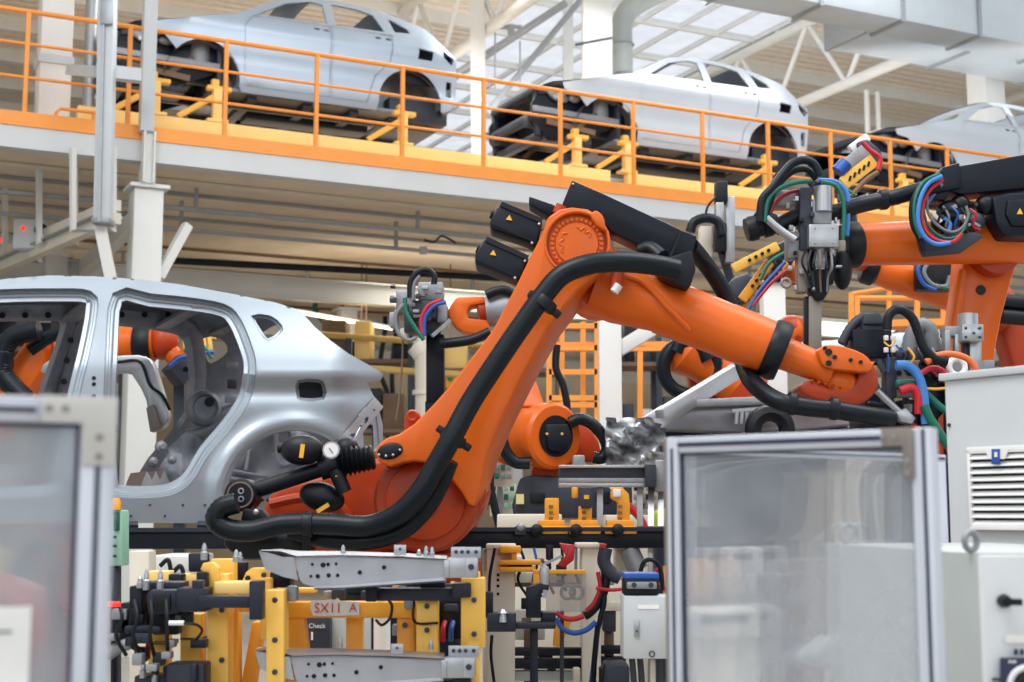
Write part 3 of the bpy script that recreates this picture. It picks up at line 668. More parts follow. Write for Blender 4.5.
for x, y, r in ((161, 447, .05), (153, 462, .04), (172, 460, .035)): MB().lathe(P(x, y, Y0+.66, K), -NV, [(0, r*.8), (.02, r*.7), (.03, r*.3), (.05, r*.3)], 14).build('bolt_boss', SILM, fc)
MB().prism([P(x, y, Y0+.5, K) for x, y in ((143, 480), (147, 471), (152, 480), (156, 471), (160, 480), (164, 471), (172, 486), (184, 489), (180, 494), (140, 492))], NV*.5).build('seat_bracket', SIL, fc)
for x, y, w_, h_ in ((232, 365, 13, 7), (246, 366, 7, 6), (232, 384, 10, 10), (232, 399, 15, 8)):
    MB().box(P(x, y, Y0+1.2, K), (w_*.0062, .02, h_*.0062), EA).build('inner_reinforcement', SILM if h_ < 10 else DKG, fc, bev=.004)
# carrier cradle the body stands on
cr = thing('body_carrier', 'black steel carrier beam across the whole cell under the car body and main robot', 'conveyor beam', P(400, 540, 6.9))
MB().bar(P(95, 540, 6.9), P(700, 539, 6.9), .10, .085).build('beam', BLKM, cr, bev=.006)
MB().bar(P(95, 530, 6.85), P(700, 529, 6.85), .07, .02).build('top_rail', NAVY, cr)
for x in (-200, 60, 130, 205):
    MB().bar(P(x, 533, 7.2), PC(x, 524, .10)+V((0, 0, -.02)), .08, .08).build('rest', BLKM, cr)
for x in (495, 592): MB().bar(P(x, 548, 7.0), P(x, 940, 7.0), .12, .12).build('leg', CRM, cr, bev=.01)
# C-frame of the welding gun reaching into the body
cg = thing('welding_gun_frame', 'silver C-shaped welding gun frame seen inside the rear door opening', 'welding gun', P(110, 365, 9.6))
MB().plate([(40, 372), (52, 358), (112, 356), (138, 355), (150, 360), (156, 374), (165, 405), (168, 420), (158, 430), (150, 425), (146, 400), (134, 378), (122, 372), (60, 376)], 9.5, .12, curve=2).build('c_frame', SIL, cg, bev=.01)
MB().tube([P(x, y, 9.45) for x, y in ((118, 362), (140, 362), (150, 385), (162, 395), (170, 410))], .012, 6).build('cable', BLK, cg)
MB().plate([(146, 408), (152, 404), (160, 428), (150, 432)], 9.42, .1).build('electrode_holder', TAUPE, cg, bev=.005)

# ================================================================ the main robot
mr = thing('welding_robot', 'large orange robot in the foreground with bent arm, black hoses and round bolted joint cover', 'robot', P(430, 540, 6.0))
LA = [(548, 217), (541, 236), (530, 257), (519, 280), (493, 330), (466, 365), (450, 386), (432, 406), (414, 424), (399, 434), (386, 438), (377, 446), (375, 455), (380, 463), (390, 467), (402, 463), (414, 461), (430, 463), (443, 471), (453, 481), (461, 491), (469, 505), (474, 506), (479, 490), (486, 456), (500, 420), (522, 375), (549, 326), (578, 290), (606, 268), (612, 250), (609, 231), (600, 217), (588, 209), (572, 207), (560, 209)]
YA = 5.6; TH = .34
lv = [P(x, y, YA) for x, y in LA]; lw = [P(x + {23: 8, 24: 12, 25: 14, 26: 14, 27: 14, 28: 12, 29: 6}.get(i, 0), y, YA) + V((0, TH, 0)) for i, (x, y) in enumerate(LA)]
n_ = len(LA); lk = MB().add(lv+lw, [tuple(range(n_)), tuple(reversed(range(n_, 2*n_)))] + [(i, i+n_, (i+1) % n_+n_, (i+1) % n_) for i in range(n_)]).build('link_arm', OR, mr, bev=.022, seg=3, ang=50)
cut = MB().lathe(P(577, 243, YA)+V((0, -.05, 0)), (0, 1, 0), [(0, .124), (.085, .124)], 64).build('cut', OR)
bo = lk.modifiers.new('recess', 'BOOLEAN'); bo.object = cut; bo.operation = 'DIFFERENCE'; bo.solver = 'EXACT'
cut.location = -ORG[mr.name]*0; lk.location = (0, 0, 0)
bpy.context.view_layer.update(); me_ = bpy.data.meshes.new_from_object(lk.evaluated_get(bpy.context.evaluated_depsgraph_get())); lk.modifiers.clear(); lk.data = me_
me_.set_sharp_from_angle(angle=math.radians(40)); bpy.data.objects.remove(cut)
# side web, slightly darker casting under the arm
c3 = P(577, 243, YA)
cv_ = MB().lathe(c3+V((0, -.03, 0)), (0, 1, 0), [(.04, .136), (.026, .136), (.022, .132), (.024, .126), (.045, .1238)], 48, caps=False); cv_.build('joint_rim', OR, mr, ang=40)
dsc = MB().lathe(c3+V((0, .020, 0)), (0, 1, 0), [(.03, .114), (.004, .114), (0, .090), (-.008, .086), (-.010, .0)], 40, caps=False); ds = dsc.build('joint_cover', OR, mr, ang=30)
bl = MB()
for i in range(32):
    a = 2*PI*i/32; bl.lathe(c3+V((.101*math.cos(a), .010, .101*math.sin(a))), (0, 1, 0), [(0, .0075), (.02, .0075)], 8)
bl.build('bolt_ring', OR, ds, ang=30)
for a0, a1 in ((2.3, 3.7), (.5, 1.6)): MB().tube([c3+V((.06*math.cos(a0+(a1-a0)*i/8)*(1.15 if i % 3 else .95), .010, .06*math.sin(a0+(a1-a0)*i/8)*(1.15 if i % 3 else .95))) for i in range(9)], .004, 6, per=3).build('cast_ridge', OR, ds)
MB().plate([(589, 214), (596, 209), (604, 216), (607, 232), (596, 225)], YA-.02, .12).build('lifting_lug', OR, mr, bev=.012)
MB().cyl(P(558, 214, YA+.08), P(562, 206, YA+.08), .026).build('pipe_stub', OR2, mr)
# lower lobe: recessed black oval with bolts
lo = MB(); lo.ell(P(390, 451, YA-.004), (.052, .012, .033), Matrix.Rotation(math.radians(-12), 3, 'Y')); ov = lo.build('pivot_recess', BLK, mr)
for x, y in ((379, 455), (386, 456), (393, 455), (400, 450)): MB().ell(P(x, y, YA-.018), (.006, .004, .006)).build('bolt', SIL, ov)
MB().plate([(404, 436), (404, 416), (409, 409), (417, 410), (421, 418), (415, 432)], 5.72, .1).build('lifting_eye', OR2, mr, bev=.012)
MB().torus(P(412, 416, 5.70), (0, 1, 0), .018, .007).build('eye_ring', OR2, mr)
# rotating column behind
CB = [(262, 508), (276, 488), (300, 480), (335, 472), (362, 462), (392, 456), (430, 452), (470, 458), (488, 480), (487, 500), (478, 518), (466, 533), (448, 545), (430, 552), (400, 556), (330, 556), (285, 548), (268, 532)]
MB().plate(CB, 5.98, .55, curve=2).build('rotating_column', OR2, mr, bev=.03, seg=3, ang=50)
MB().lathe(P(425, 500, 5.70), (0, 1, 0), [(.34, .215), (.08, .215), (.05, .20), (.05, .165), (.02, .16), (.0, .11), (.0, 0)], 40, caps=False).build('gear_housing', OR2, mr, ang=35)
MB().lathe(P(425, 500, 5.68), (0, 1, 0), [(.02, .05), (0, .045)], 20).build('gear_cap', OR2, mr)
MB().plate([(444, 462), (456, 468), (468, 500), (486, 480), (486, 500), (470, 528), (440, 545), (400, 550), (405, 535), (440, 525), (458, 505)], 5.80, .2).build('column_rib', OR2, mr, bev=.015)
MB().tube([P(x, y, 5.93) for x, y in ((270, 504), (300, 498), (330, 500), (350, 520), (352, 545))], .022, 8).build('column_edge', OR2, mr)
for x, y in ((262, 500), (268, 500), (274, 501)): MB().ell(P(x, y, 5.965), (.008, .006, .008)).build('bolt', BLK, mr)
bb = P(400, 556, 6.25)
MB().lathe(V((bb.x, bb.y, 0)), (0, 0, 1), [(bb.z-.10, .34), (bb.z-.08, .36), (bb.z-.02, .36), (bb.z+.02, .32)], 36).build('turntable', OR2, mr)
MB().lathe(V((bb.x, bb.y, 0)), (0, 0, 1), [(0, .40), (.04, .40), (.05, .27), (bb.z-.16, .27), (bb.z-.14, .33), (bb.z-.10, .33)], 36).build('pedestal', BLKM, mr)
# motors on the rear of the arm
def blk(poly, Y, th, nm, m, par, bev=.01): return MB().plate(poly, Y, th).build(nm, m, par, bev=bev)
for i, (po, kn, tri) in enumerate((([(500, 202), (543, 220), (536, 246), (528, 241), (490, 228), (490, 221)], (492, 214), (509, 218)), ([(485, 237), (529, 257), (519, 281), (511, 278), (475, 264), (475, 255)], (478, 249), (493, 253)))):
    mo = blk(po, 5.62, .17, 'drive_motor', BLKM, mr, .012)
    q = [P(x, y, 5.618) for x, y in (po[0], po[1])]
    MB().bar(P(po[0][0]+1, po[0][1]+2, 5.62), P(po[1][0]-1, po[1][1]+1, 5.62), .012, .02).build('cover_lip', BLK, mo)
    MB().cyl(P(kn[0]+4, kn[1]+2, 5.70), P(kn[0]-1, kn[1], 5.70), .02).build('cable_plug', BLK, mo)
    MB().prism([P(tri[0]-3.2, tri[1]+1.5, 5.612), P(tri[0]+3.2, tri[1]+2.5, 5.612), P(tri[0]+.5, tri[1]-3.2, 5.612)], (0, .004, 0)).build('warning_triangle', YST, mo)
    MB().bar(P(po[4][0]+2, po[4][1]-5, 5.612), P(po[2][0]-3, po[2][1]-5, 5.612), .004, .004).build('case_joint', BLK, mo)
    for k in (1, 2): MB().ell(P(po[k][0]-4, po[k][1]+(4 if k == 1 else -3), 5.61), (.006, .004, .006)).build('screw', SIL, mo)
blk([(529, 196), (561, 207), (549, 216), (530, 205)], 5.72, .12, 'cable_guard', BLKM, mr, .006)
tray = blk([(572, 180), (600, 192), (682, 230), (697, 236), (694, 249), (689, 260), (672, 258), (642, 246), (612, 232), (596, 214), (561, 207)], 5.75, .16, 'cable_tray', BLKM, mr, .006)
MB().ell(P(573, 184, 5.745), (.005, .003, .005)).build('screw', SIL, tray); MB().bar(P(681, 231, 5.745), P(670, 257, 5.745), .008, .01).build('tray_joint', BLK, tray)
# forearm
fa, fb = P(600, 281, 5.86), P(778, 351, 5.78); d = (fb-fa); L = d.length
fo = MB().lathe(fa, d, [(0, .150), (.10, .150), (L*.35, .118), (L*.36, .122), (L*.7, .115), (L*.71, .117), (L*.97, .112)], 40); foo = fo.build('forearm', OR, mr, ang=40)
MB().lathe(fa+V((0, -.02, 0)), (0, 1, 0), [(-.02, .12), (.25, .14)], 24).build('elbow_housing', OR, mr)
MB().lathe(fa+d*.94, d, [(0, .118), (.012, .126), (.055, .128), (.075, .118)], 36).build('collar', BLK, mr)
MB().cyl(P(620, 258, 5.66), P(615, 290, 5.64), .026).build('bleed_pipe', OR2, mr); MB().cyl(P(619, 285, 5.62), P(614, 292, 5.62), .018).build('pipe_cap', WPL, mr)
MB().tube([P(605, 275, 5.72), P(640, 280, 5.70), P(670, 310, 5.7), P(690, 330, 5.72)], .012, 8).build('cast_seam', OR, mr)
# wrist
wr_ = MB().lathe(fa+d*.97, d, [(0, .075), (.05, .07), (.20, .062), (.24, .07), (.26, .07)], 28); wr_.build('wrist_tube', OR, mr)
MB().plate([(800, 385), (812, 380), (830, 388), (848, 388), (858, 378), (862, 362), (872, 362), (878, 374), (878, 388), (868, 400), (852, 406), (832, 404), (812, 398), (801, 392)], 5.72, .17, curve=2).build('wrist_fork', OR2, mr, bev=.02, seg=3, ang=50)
MB().plate([(818, 350), (826, 345), (842, 346), (858, 351), (868, 357), (873, 366), (868, 372), (850, 371), (832, 369), (822, 364)], 5.66, .18, curve=2).build('wrist_cover', OR, mr, bev=.018, seg=3, ang=50)
MB().ell(P(838, 383, 5.78), (.09, .075, .07), Matrix.Rotation(.35, 3, 'Y')).build('wrist_core', OR, mr)
for x, y, r in ((829, 352, .014), (835, 357, .009), (829, 363, .012), (851, 360, .008), (861, 362, .008), (825, 348, .008)): MB().lathe(P(x, y, 5.652), (0, 1, 0), [(0, r), (.02, r)], 12).build('cover_bolt', BLK, mr)
for i in range(5): MB().ell(P(812+i*7, 381+i*1.6, 5.715), (.008, .006, .008)).build('bolt', OR2, mr)
# block where the hoses meet on the forearm
blk([(661, 259), (692, 250), (696, 270), (690, 288), (675, 284), (660, 276)], 5.64, .14, 'hose_clamp_block', BLK, mr)
# balancing cylinder with accumulators
bc = thing('balancing_cylinder', 'black hydraulic balancing cylinder with bellows and gauge beside the car wheel arch', 'hydraulic cylinder', P(240, 497, 5.75))
YB = 5.72
MB().tube([P(250, 492, YB), P(335, 464, YB)], .034, 18, smooth=False).build('cylinder_tube', BLK, bc)
MB().tube([P(262, 483, YB-.02), P(288, 476, YB-.02)], .006, 6, smooth=False).build('silver_pipe', SIL, bc)
MB().cyl(P(320, 468, YB), P(340, 462, YB), .052).build('cylinder_head', BLK, bc)
a, b = P(337, 463, YB), P(374, 457, YB); pr = []
L = (b-a).length
for i in range(17): pr.append((L*i/16, .068-.001*i if i % 2 else .046))
MB().lathe(a, b-a, pr, 28).build('bellows', BLK, bc, ang=20)
hd = MB().lathe(P(240, 495, YB-.08), (0, 1, 0), [(0, .058), (.01, .066), (.14, .066), (.15, .058)], 28).build('rod_end', BLKM, bc, ang=35)
for y in (491, 499): MB().torus(P(241, y, YB-.085), (0, 1, 0), .010, .003, 18, 6).build('washer', SIL, hd)
MB().torus(P(240, 495, YB-.08), (0, 1, 0), .05, .004, 28, 6).build('cap_edge', BRN, hd)
for x, y, Y, rx, rz, st in ((302, 450, YB-.06, .088, .062, (302, 451)), (347, 449, YB+.05, .05, .05, None), (322, 497, YB+.02, .095, .06, (323, 508))):
    ac = MB().ell(P(x, y, Y), (rx, .06, rz), Matrix.Rotation(.25 if y > 480 else 0, 3, 'Y')).build('accumulator', BLK, bc)
    if st: MB().box(P(st[0], st[1], Y-.062), (.017, .003, .055), R=Matrix.Rotation(1.0 if y > 480 else .12, 3, 'Y')).build('yellow_sticker', YST, ac)
MB().cyl(P(283, 448, YB-.06), P(278, 448, YB-.06), .02).build('valve_stub', BLK, bc)
gg = MB().lathe(P(331, 450, YB-.13), (0, 1, 0), [(0, .030), (0, .034), (.03, .034)], 28).build('gauge', SIL, bc, ang=30)
MB().lathe(P(331, 450, YB-.133), (0, 1, 0), [(0, .028), (.002, .028)], 24).build('gauge_dial', WPL, gg); MB().bar(P(329, 448, YB-.136), P(333, 453, YB-.136), .003, .002).build('needle', BLK, gg)
MB().ell(P(337, 476, YB-.05), (.013, .01, .013)).build('yellow_cap', YST, bc)
MB().cyl(P(335, 470, YB-.03), P(345, 492, YB-.03), .03).build('outlet_block', BLK, bc)
# hoses
def hose(pts, Y, r, nm, par=None, m=None, corr=.032, pitch=.014, n=14):
    return MB().tube([P(p[0], p[1], p[2] if len(p) > 2 else Y) for p in pts], r, n, corr=corr, pitch=pitch).build(nm, m or HOSE, par, ang=60)
h1 = hose([(237, 503), (222, 508), (216, 520), (228, 529), (252, 531), (285, 524), (330, 524), (368, 526, 5.50), (398, 514, 5.46), (420, 492, 5.44), (436, 465, 5.44), (452, 437, 5.44), (472, 400, 5.46), (500, 357, 5.46), (524, 322, 5.46), (543, 296, 5.46), (562, 275, 5.46), (590, 264, 5.46), (625, 262, 5.5), (655, 265, 5.55), (678, 270, 5.58)], 5.52, .042, 'cable_hose')
tag(h1, 'thick black corrugated hose running up the orange link arm to the forearm', 'hose')
h2 = hose([(290, 531, 5.62), (330, 540, 5.6), (365, 541, 5.56), (400, 532, 5.54), (425, 510, 5.54), (440, 485, 5.54), (450, 460, 5.52)], 5.6, .036, 'cable_hose'); tag(h2, 'second black corrugated hose curving below the first at the foot of the link arm', 'hose')
h3 = hose([(690, 245, 5.80), (704, 262, 5.95), (718, 282, 6.0), (730, 305, 6.02), (738, 335, 6.0), (744, 365, 5.9), (755, 385, 5.72), (778, 401, 5.6), (805, 407, 5.58), (835, 410, 5.58), (865, 415, 5.6), (893, 419, 5.65)], 5.8, .037, 'cable_hose'); tag(h3, 'black corrugated hose passing behind the forearm and sagging under the wrist', 'hose')
h4 = hose([(640, 252, 5.72), (650, 249, 5.7), (662, 258, 5.66)], 5.6, .034, 'cable_hose'); tag(h4, 'short black hose stub under the long black cable tray', 'hose')
for ax, ay, bx_, by, Y, lb in ((443, 431, 463, 444, 5.43, 'black clamp strap on the corrugated hose, lower on the link arm'), (536, 297, 552, 309, 5.43, 'black clamp strap on the corrugated hose, just below the round joint cover')):
    s_ = thing('hose_clamp', lb, 'clamp', P((ax+bx_)/2, (ay+by)/2, Y), 'hose clamps')
    dd = (P(bx_, by, Y)-P(ax, ay, Y)); nrm = V((-dd.z, 0, dd.x)).normalized()
    mid = P((ax+bx_)/2, (ay+by)/2, Y+.03)
    MB().lathe(mid-nrm*.022, nrm, [(0, .050), (.044, .050)], 24).build('band', BLK, s_, bev=.003)
    MB().bar(mid-dd.normalized()*.075+V((0, .03, 0)), mid+dd.normalized()*.08+V((0, .03, 0)), .045, .03).build('bracket', BLK, s_, bev=.006)
s_ = thing('hose_clamp', 'black loop strap round the thick hose above the silver pressed rail', 'clamp', P(308, 522, 5.5), 'hose clamps')
MB().lathe(P(303, 524, 5.52), (1, 0, 0), [(0, .050), (.04, .050)], 24).build('band', BLK, s_, bev=.004); MB().bar(P(308, 512, 5.5), P(306, 550, 5.55), .03, .03).build('bracket', BLK, s_, bev=.006)
for (x, y, Y) in ((790, 404, 5.59), (832, 409, 5.58)):
    o = MB().lathe(P(x-3, y-1, Y), (1, 0, -.12), [(0, .040), (.008, .047), (.03, .047), (.038, .04)], 24).build('hose_joint', BLK, None, ang=35)
    tag(o, 'black joint ring on the sagging hose %s' % ('nearer the forearm collar' if x < 800 else 'right of the other ring, below the wrist'), 'hose fitting', 'hose joint rings')
o = thing('cable_block', 'black clamp block and cables below the thick hose at the robot foot', 'cable block', P(255, 535, 5.7))
MB().plate([(225, 533), (300, 533), (312, 548), (300, 560), (240, 560), (222, 545)], 5.66, .2).build('block', BLK, o, bev=.02)
MB().plate([(243, 508), (262, 510), (272, 522), (240, 522)], 5.58, .1).build('lug', BLK, o, bev=.01); MB().ell(P(256, 512, 5.57), (.012, .008, .012)).build('bolt', SIL, o)
def R(mb, x0, y0, x1, y1, Y, th): return mb.plate([(x0, y0), (x1, y0), (x1, y1), (x0, y1)], Y, th)
def rb(x0, y0, x1, y1, Y, th, nm, m, par=None, bev=.006): return R(MB(), x0, y0, x1, y1, Y, th).build(nm, m, par, bev=bev)
def text(s_, center, h, m, par, nm='lettering', rz=0.0, th=.0006, sx=1.0):
    cu = bpy.data.curves.new('t', 'FONT'); cu.body = s_; cu.size = h; cu.align_x = 'CENTER'; cu.align_y = 'CENTER'; cu.extrude = th
    t = bpy.data.objects.new('t', cu); sc.collection.objects.link(t); bpy.context.view_layer.update()
    me = bpy.data.meshes.new_from_object(t); bpy.data.objects.remove(t)
    o = bpy.data.objects.new(nm, me); me.materials.clear(); me.materials.append(m); sc.collection.objects.link(o)
    for v in me.vertices: v.co = Matrix.Rotation(rz, 3, 'Z') @ V((v.co.x*sx, -v.co.z, v.co.y)) + V(center) - (ORG.get(par.name, V((0, 0, 0))) if par else V((0, 0, 0)))
    if par: o.parent = par; ORG[o.name] = ORG[par.name]
    return o
# ================================================================ left guard panel, nearest
G0 = 1.845
def PG(x, y, d=0.0): return P(x, y, G0 + d*1.113, K)
lg = thing('guard_panel', 'blurred aluminium framed machine guard with hazy pane at the left edge, nearest the camera', 'guard panel', PG(98, 900), 'framed machine guards')
def gvert(x, yt, w_, dep, nm, m, d=0.0, zb=.1):
    a = PG(x, yt, d); b = V((a.x, a.y, zb)); return MB().bar(a, b, dep, w_, ED).build(nm, m, lg, bev=.003)
a = PG(99, 402, .015); a0 = PG(-90, 402, .015)
pw = .040
gc = PG(98, 399, .02); tl = PG(-120, 397, .02); tl.z = gc.z
MB().bar(V((gc.x, gc.y, .05)), gc, pw, .030, EN).build('upright', ALU, lg, bev=.003)
MB().bar(gc + V((0, 0, -.015)) + ED*-.015, gc + V((0, 0, -.015)) + ED*-.9, .030, .030).build('top_rail', ALU, lg, bev=.003)
fn = -EN
MB().bar(V((gc.x, gc.y, .05)) + fn*.0155, gc + V((0, 0, -.07)) + fn*.0155, .006, .001, EN).build('slot', SLOT, lg)
MB().bar(gc + V((0, 0, -.016)) + fn*.0155 + ED*-.07, gc + V((0, 0, -.016)) + fn*.0155 + ED*-.9, .001, .006).build('slot', SLOT, lg)
ci = gc + ED*-.020 + V((0, 0, -.031))
mb = MB().bar(V((ci.x, ci.y, .05)), ci, .006, .012, EN); mb.bar(ci, ci + ED*-.9, .012, .006); mb.build('seal', SLOT, lg)
br = MB(); o_ = gc + fn*.0165 + ED*.019
pts = [o_ + V((0, 0, .001)), o_ + V((0, 0, -.078)), o_ + ED*-.038 + V((0, 0, -.078)), o_ + ED*-.038 + V((0, 0, -.030)), o_ + ED*-.084 + V((0, 0, -.030)), o_ + ED*-.084 + V((0, 0, .001))]
bk = br.prism(pts, fn*.004).build('corner_bracket', BRKT, lg, bev=.001)
for u, z in ((-.076, -.014), (-.058, -.014), (-.019, -.046), (-.019, -.068)):
    MB().lathe(o_ + ED*u + V((0, 0, z)) + fn*.004, fn, [(0, .0042), (.0025, .0036)], 14).build('bolt', TAUPE, bk)
pn = MB().prism([ci, ci+V((0, 0, -1.2)), ci + ED*-.9 + V((0, 0, -1.2)), ci + ED*-.9], EN*.004).build('pane', PCL, lg)
sg = thing('paper_notice', 'white paper notice on the left guard pane, cut by the lower left corner', 'notice', PG(20, 660))
c0 = ci + V((0, 0, -.205)) + ED*-.045 + fn*.003
MB().prism([c0, c0+V((0, 0, -.15)), c0+ED*-.21+V((0, 0, -.15)), c0+ED*-.21], fn*.001).build('sheet', PAPER, sg)
MB().prism([c0+V((0, 0, -.026))+ED*-.02+fn*.002, c0+V((0, 0, -.029))+ED*-.02+fn*.002, c0+ED*-.2+V((0, 0, -.029))+fn*.002, c0+ED*-.2+V((0, 0, -.026))+fn*.002], fn*.0005).build('printed_line', GHO, sg)
MB().prism([c0+V((0, 0, -.05))+ED*-.035+fn*.002, c0+V((0, 0, -.08))+ED*-.035+fn*.002, c0+ED*-.2+V((0, 0, -.08))+fn*.002, c0+ED*-.2+V((0, 0, -.05))+fn*.002], fn*.0005).build('printed_block', mat('print_mauve', C(206, 200, 214), .8), sg)
# ================================================================ right guard door
KD = -.8; YD = 2.5*(1+.8*(672-512)/1400)
def PD(x, y, d=0.0): return P(x, y, YD + d, KD)
DD = V((1, KD, 0)).normalized(); DN = V((-KD, 1, 0)).normalized()   # DN points away
rd = thing('guard_door', 'aluminium framed guard door with large hazy pane at right centre, taupe corner bracket', 'guard door', PD(800, 900), 'framed machine guards')
tr_ = PD(924, 428, .015); tl_ = PD(675, 436, .015); tl_.z = tr_.z
MB().bar(V((tr_.x, tr_.y, .05)), tr_, .034, .030, DN).build('upright', ALU, rd, bev=.003)
MB().bar(V((tl_.x, tl_.y, .05)), tl_, .028, .030, DN).build('upright', ALU, rd, bev=.003)
zt = V((0, 0, -.014))
MB().bar(tl_+zt+DD*.014, tr_+zt-DD*.017, .028, .028).build('top_rail', ALU, rd, bev=.003)
mb = MB(); mb.bar(tl_+zt+DD*.014-DN*.0148, tr_+zt-DD*.06-DN*.0148, .001, .0075); mb.build('slot', SLOT, rd)
MB().bar(V((tr_.x, tr_.y, .05))-DN*.0155+DD*.004, tr_-DN*.0155+V((0, 0, -.002))+DD*.004, .0055, .001, DN).build('slot', SLOT, rd)
MB().bar(V((tl_.x, tl_.y, .05))-DN*.0155+DD*.002, tl_-DN*.0155+V((0, 0, -.02))+DD*.002, .005, .001, DN).build('slot', SLOT, rd)
MB().bar(V((tl_.x, tl_.y, .05))-DN*.0155-DD*.0115, tl_-DN*.0155-DD*.0115, .005, .002, DN).build('hinge_strip', TAUPE, rd)
q1, q2 = tl_+DD*.0145+V((0, 0, -.0295)), tr_-DD*.0175+V((0, 0, -.0295))
mb = MB(); mb.bar(q1-V((0, 0, 1.2)), q1, .005, .012, DN); mb.bar(q2-V((0, 0, 1.2)), q2, .006, .012, DN); mb.bar(q1, q2, .012, .004); mb.build('seal', SLOT, rd)
MB().prism([q1, q2, q2-V((0, 0, 1.2)), q1-V((0, 0, 1.2))], DN*.004).build('pane', PCG, rd)
o_ = tr_ - DN*.017 - DD*.018
pts = [o_-DD*.052+V((0, 0, .001)), o_+V((0, 0, .001)), o_+V((0, 0, -.080)), o_-DD*.017+V((0, 0, -.080)), o_-DD*.017+V((0, 0, -.028)), o_-DD*.052+V((0, 0, -.028))]
bk = MB().prism([p+DD*.006 for p in pts], -DN*.003).build('corner_bracket', TAUPE, rd, bev=.0008)
for u, z in ((-.043, -.013), (-.022, -.013), (-.003, -.052), (-.003, -.071)):
    MB().lathe(o_+DD*u+V((0, 0, z))-DN*.003, -DN, [(0, .0042), (.003, .0034)], 14).build('bolt', SIL, bk)
# fixed fence rail behind the door
fr_ = thing('fence_rail', 'pale aluminium fence rail running behind the hazy guard door towards the tall cabinet', 'fence rail', P(800, 458, 3.3))
MB().bar(P(676, 449, 3.55), P(945, 459, 3.55), .018, .020).build('rail', ALU, fr_, bev=.002); MB().bar(P(676, 448.6, 3.538), P(945, 458.6, 3.538), .001, .005).build('slot', SLOT, fr_)
MB().bar(P(938, 462, 3.55), V((P(938, 462, 3.55).x, 3.55, 0)), .03, .03).build('upright', ALU, fr_, bev=.002)
MB().bar(P(676, 452, 3.57), V((P(676, 452, 3.57).x, 3.57, 0)), .03, .03).build('upright', ALU, fr_, bev=.002)
# ================================================================ control boxes on the right
bxn = V((.994, .11, 0)).normalized(); bdp = V((-.11, .994, 0)).normalized()
cnr = P(982, 553, 2.6); zt_ = cnr.z
lb_ = thing('control_box', 'low white control box with black rotary switch and lifting ring, lower right corner', 'control box', V((cnr.x, cnr.y, 0)))
def bq(u, v, z): return V((cnr.x, cnr.y, z)) + bxn*u + bdp*v
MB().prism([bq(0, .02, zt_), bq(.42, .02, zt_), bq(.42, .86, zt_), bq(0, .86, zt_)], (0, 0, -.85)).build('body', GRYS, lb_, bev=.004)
MB().prism([bq(-.004, -.004, zt_-.004), bq(.42, -.004, zt_-.004), bq(.42, .014, zt_-.004), bq(-.004, .014, zt_-.004)], (0, 0, -.85)).build('door', BOXW, lb_, bev=.004)
MB().prism([bq(.003, .013, zt_-.006), bq(.41, .013, zt_-.006), bq(.41, .021, zt_-.006), bq(.003, .021, zt_-.006)], (0, 0, -.84)).build('door_seal', BLK, lb_)
MB().prism([bq(.05, .1, zt_-.85), bq(.36, .1, zt_-.85), bq(.36, .76, zt_-.85), bq(.05, .76, zt_-.85)], (0, 0, -(zt_-.85))).build('plinth', DKG, lb_)
ft = WPL
MB().torus(bq(.002, .05, zt_+.020), bdp*-.9+bxn*.4, .0165, .006, 28, 10).build('lifting_ring', SILM, lb_)
rg2 = P(848, 532, 3.32)
MB().torus(V((rg2.x+.004, rg2.y, zt_+.024)), (.2, -1, 0), .022, .007, 28, 10).build('lifting_ring', SIL, lb_)
swp = P(1004, 601, 2.59)
sw = MB().lathe(swp, (0, -1, 0), [(0, .013), (.012, .011), (.02, .009)], 20).build('rotary_switch', BLK, lb_)
MB().bar(swp+V((-.004, -.018, 0)), swp+V((.026, -.02, -.001)), .010, .012).build('handle', BLK, sw, bev=.002)
rb(1006, 635, 1050, 643, 2.589, .001, 'label_strip', PAPER, lb_, 0)
for i in range(2): rb(1014+i*6, 649, 1018+i*6, 655, 2.589, .001, 'printed_mark', SLOT, lb_, 0)
dsw = rb(1002, 658, 1075, 740, 2.575, .015, 'isolator_plate', SLOT, lb_, .003)
MB().torus(P(1028, 686, 2.57), (0, 1, 0), .032, .006, 30, 8).build('isolator_ring', WPL, dsw); MB().lathe(P(1028, 686, 2.57), (0, -1, 0), [(0, .026), (.02, .022)], 24).build('isolator_knob', BLK, dsw)
for i in range(2): rb(1009+i*4, 660.5, 1012+i*4, 663, 2.574, .001, 'printed_mark', WPL, dsw, 0)
rb(992, 678, 1000, 681, 2.589, .001, 'printed_mark', SLOT, lb_, 0)
MB().plate([(806, 657), (830, 638), (834, 638), (834, 670), (806, 665)], 3.5, .12).build('side_duct', GRYS, lb_, bev=.004)
# tall cabinet
KC = -1.45; YC = 4.2*(1+1.45*(944-512)/1400)
CD_ = V((1, KC, 0)).normalized(); CN = V((-KC, 1, 0)).normalized()
def PB(x, y, d=0.0): return P(x, y, YC+d*1.76, KC)
tb = thing('control_cabinet', 'tall grey electrical cabinet with louvred filter vent at the right edge', 'control cabinet', V((PB(944, 400).x, PB(944, 400).y, 0)))
c1 = PB(944, 381); 
def cq(u, v, z): return V((c1.x, c1.y, z)) + CD_*u + CN*v
MB().prism([cq(0, 0, c1.z), cq(1.3, 0, c1.z), cq(1.3, .6, c1.z), cq(0, .6, c1.z)], (0, 0, -c1.z+.05)).build('body', GRY, tb, bev=.006)
MB().prism([cq(-.012, -.012, c1.z+.022), cq(1.32, -.012, c1.z+.022), cq(1.32, .62, c1.z+.022), cq(-.012, .62, c1.z+.022)], (0, 0, -.022)).build('roof_plate', GRY, tb, bev=.004)
MB().prism([cq(.03, .03, .05), cq(1.27, .03, .05), cq(1.27, .57, .05), cq(.03, .57, .05)], (0, 0, -.05)).build('plinth', DKG, tb)
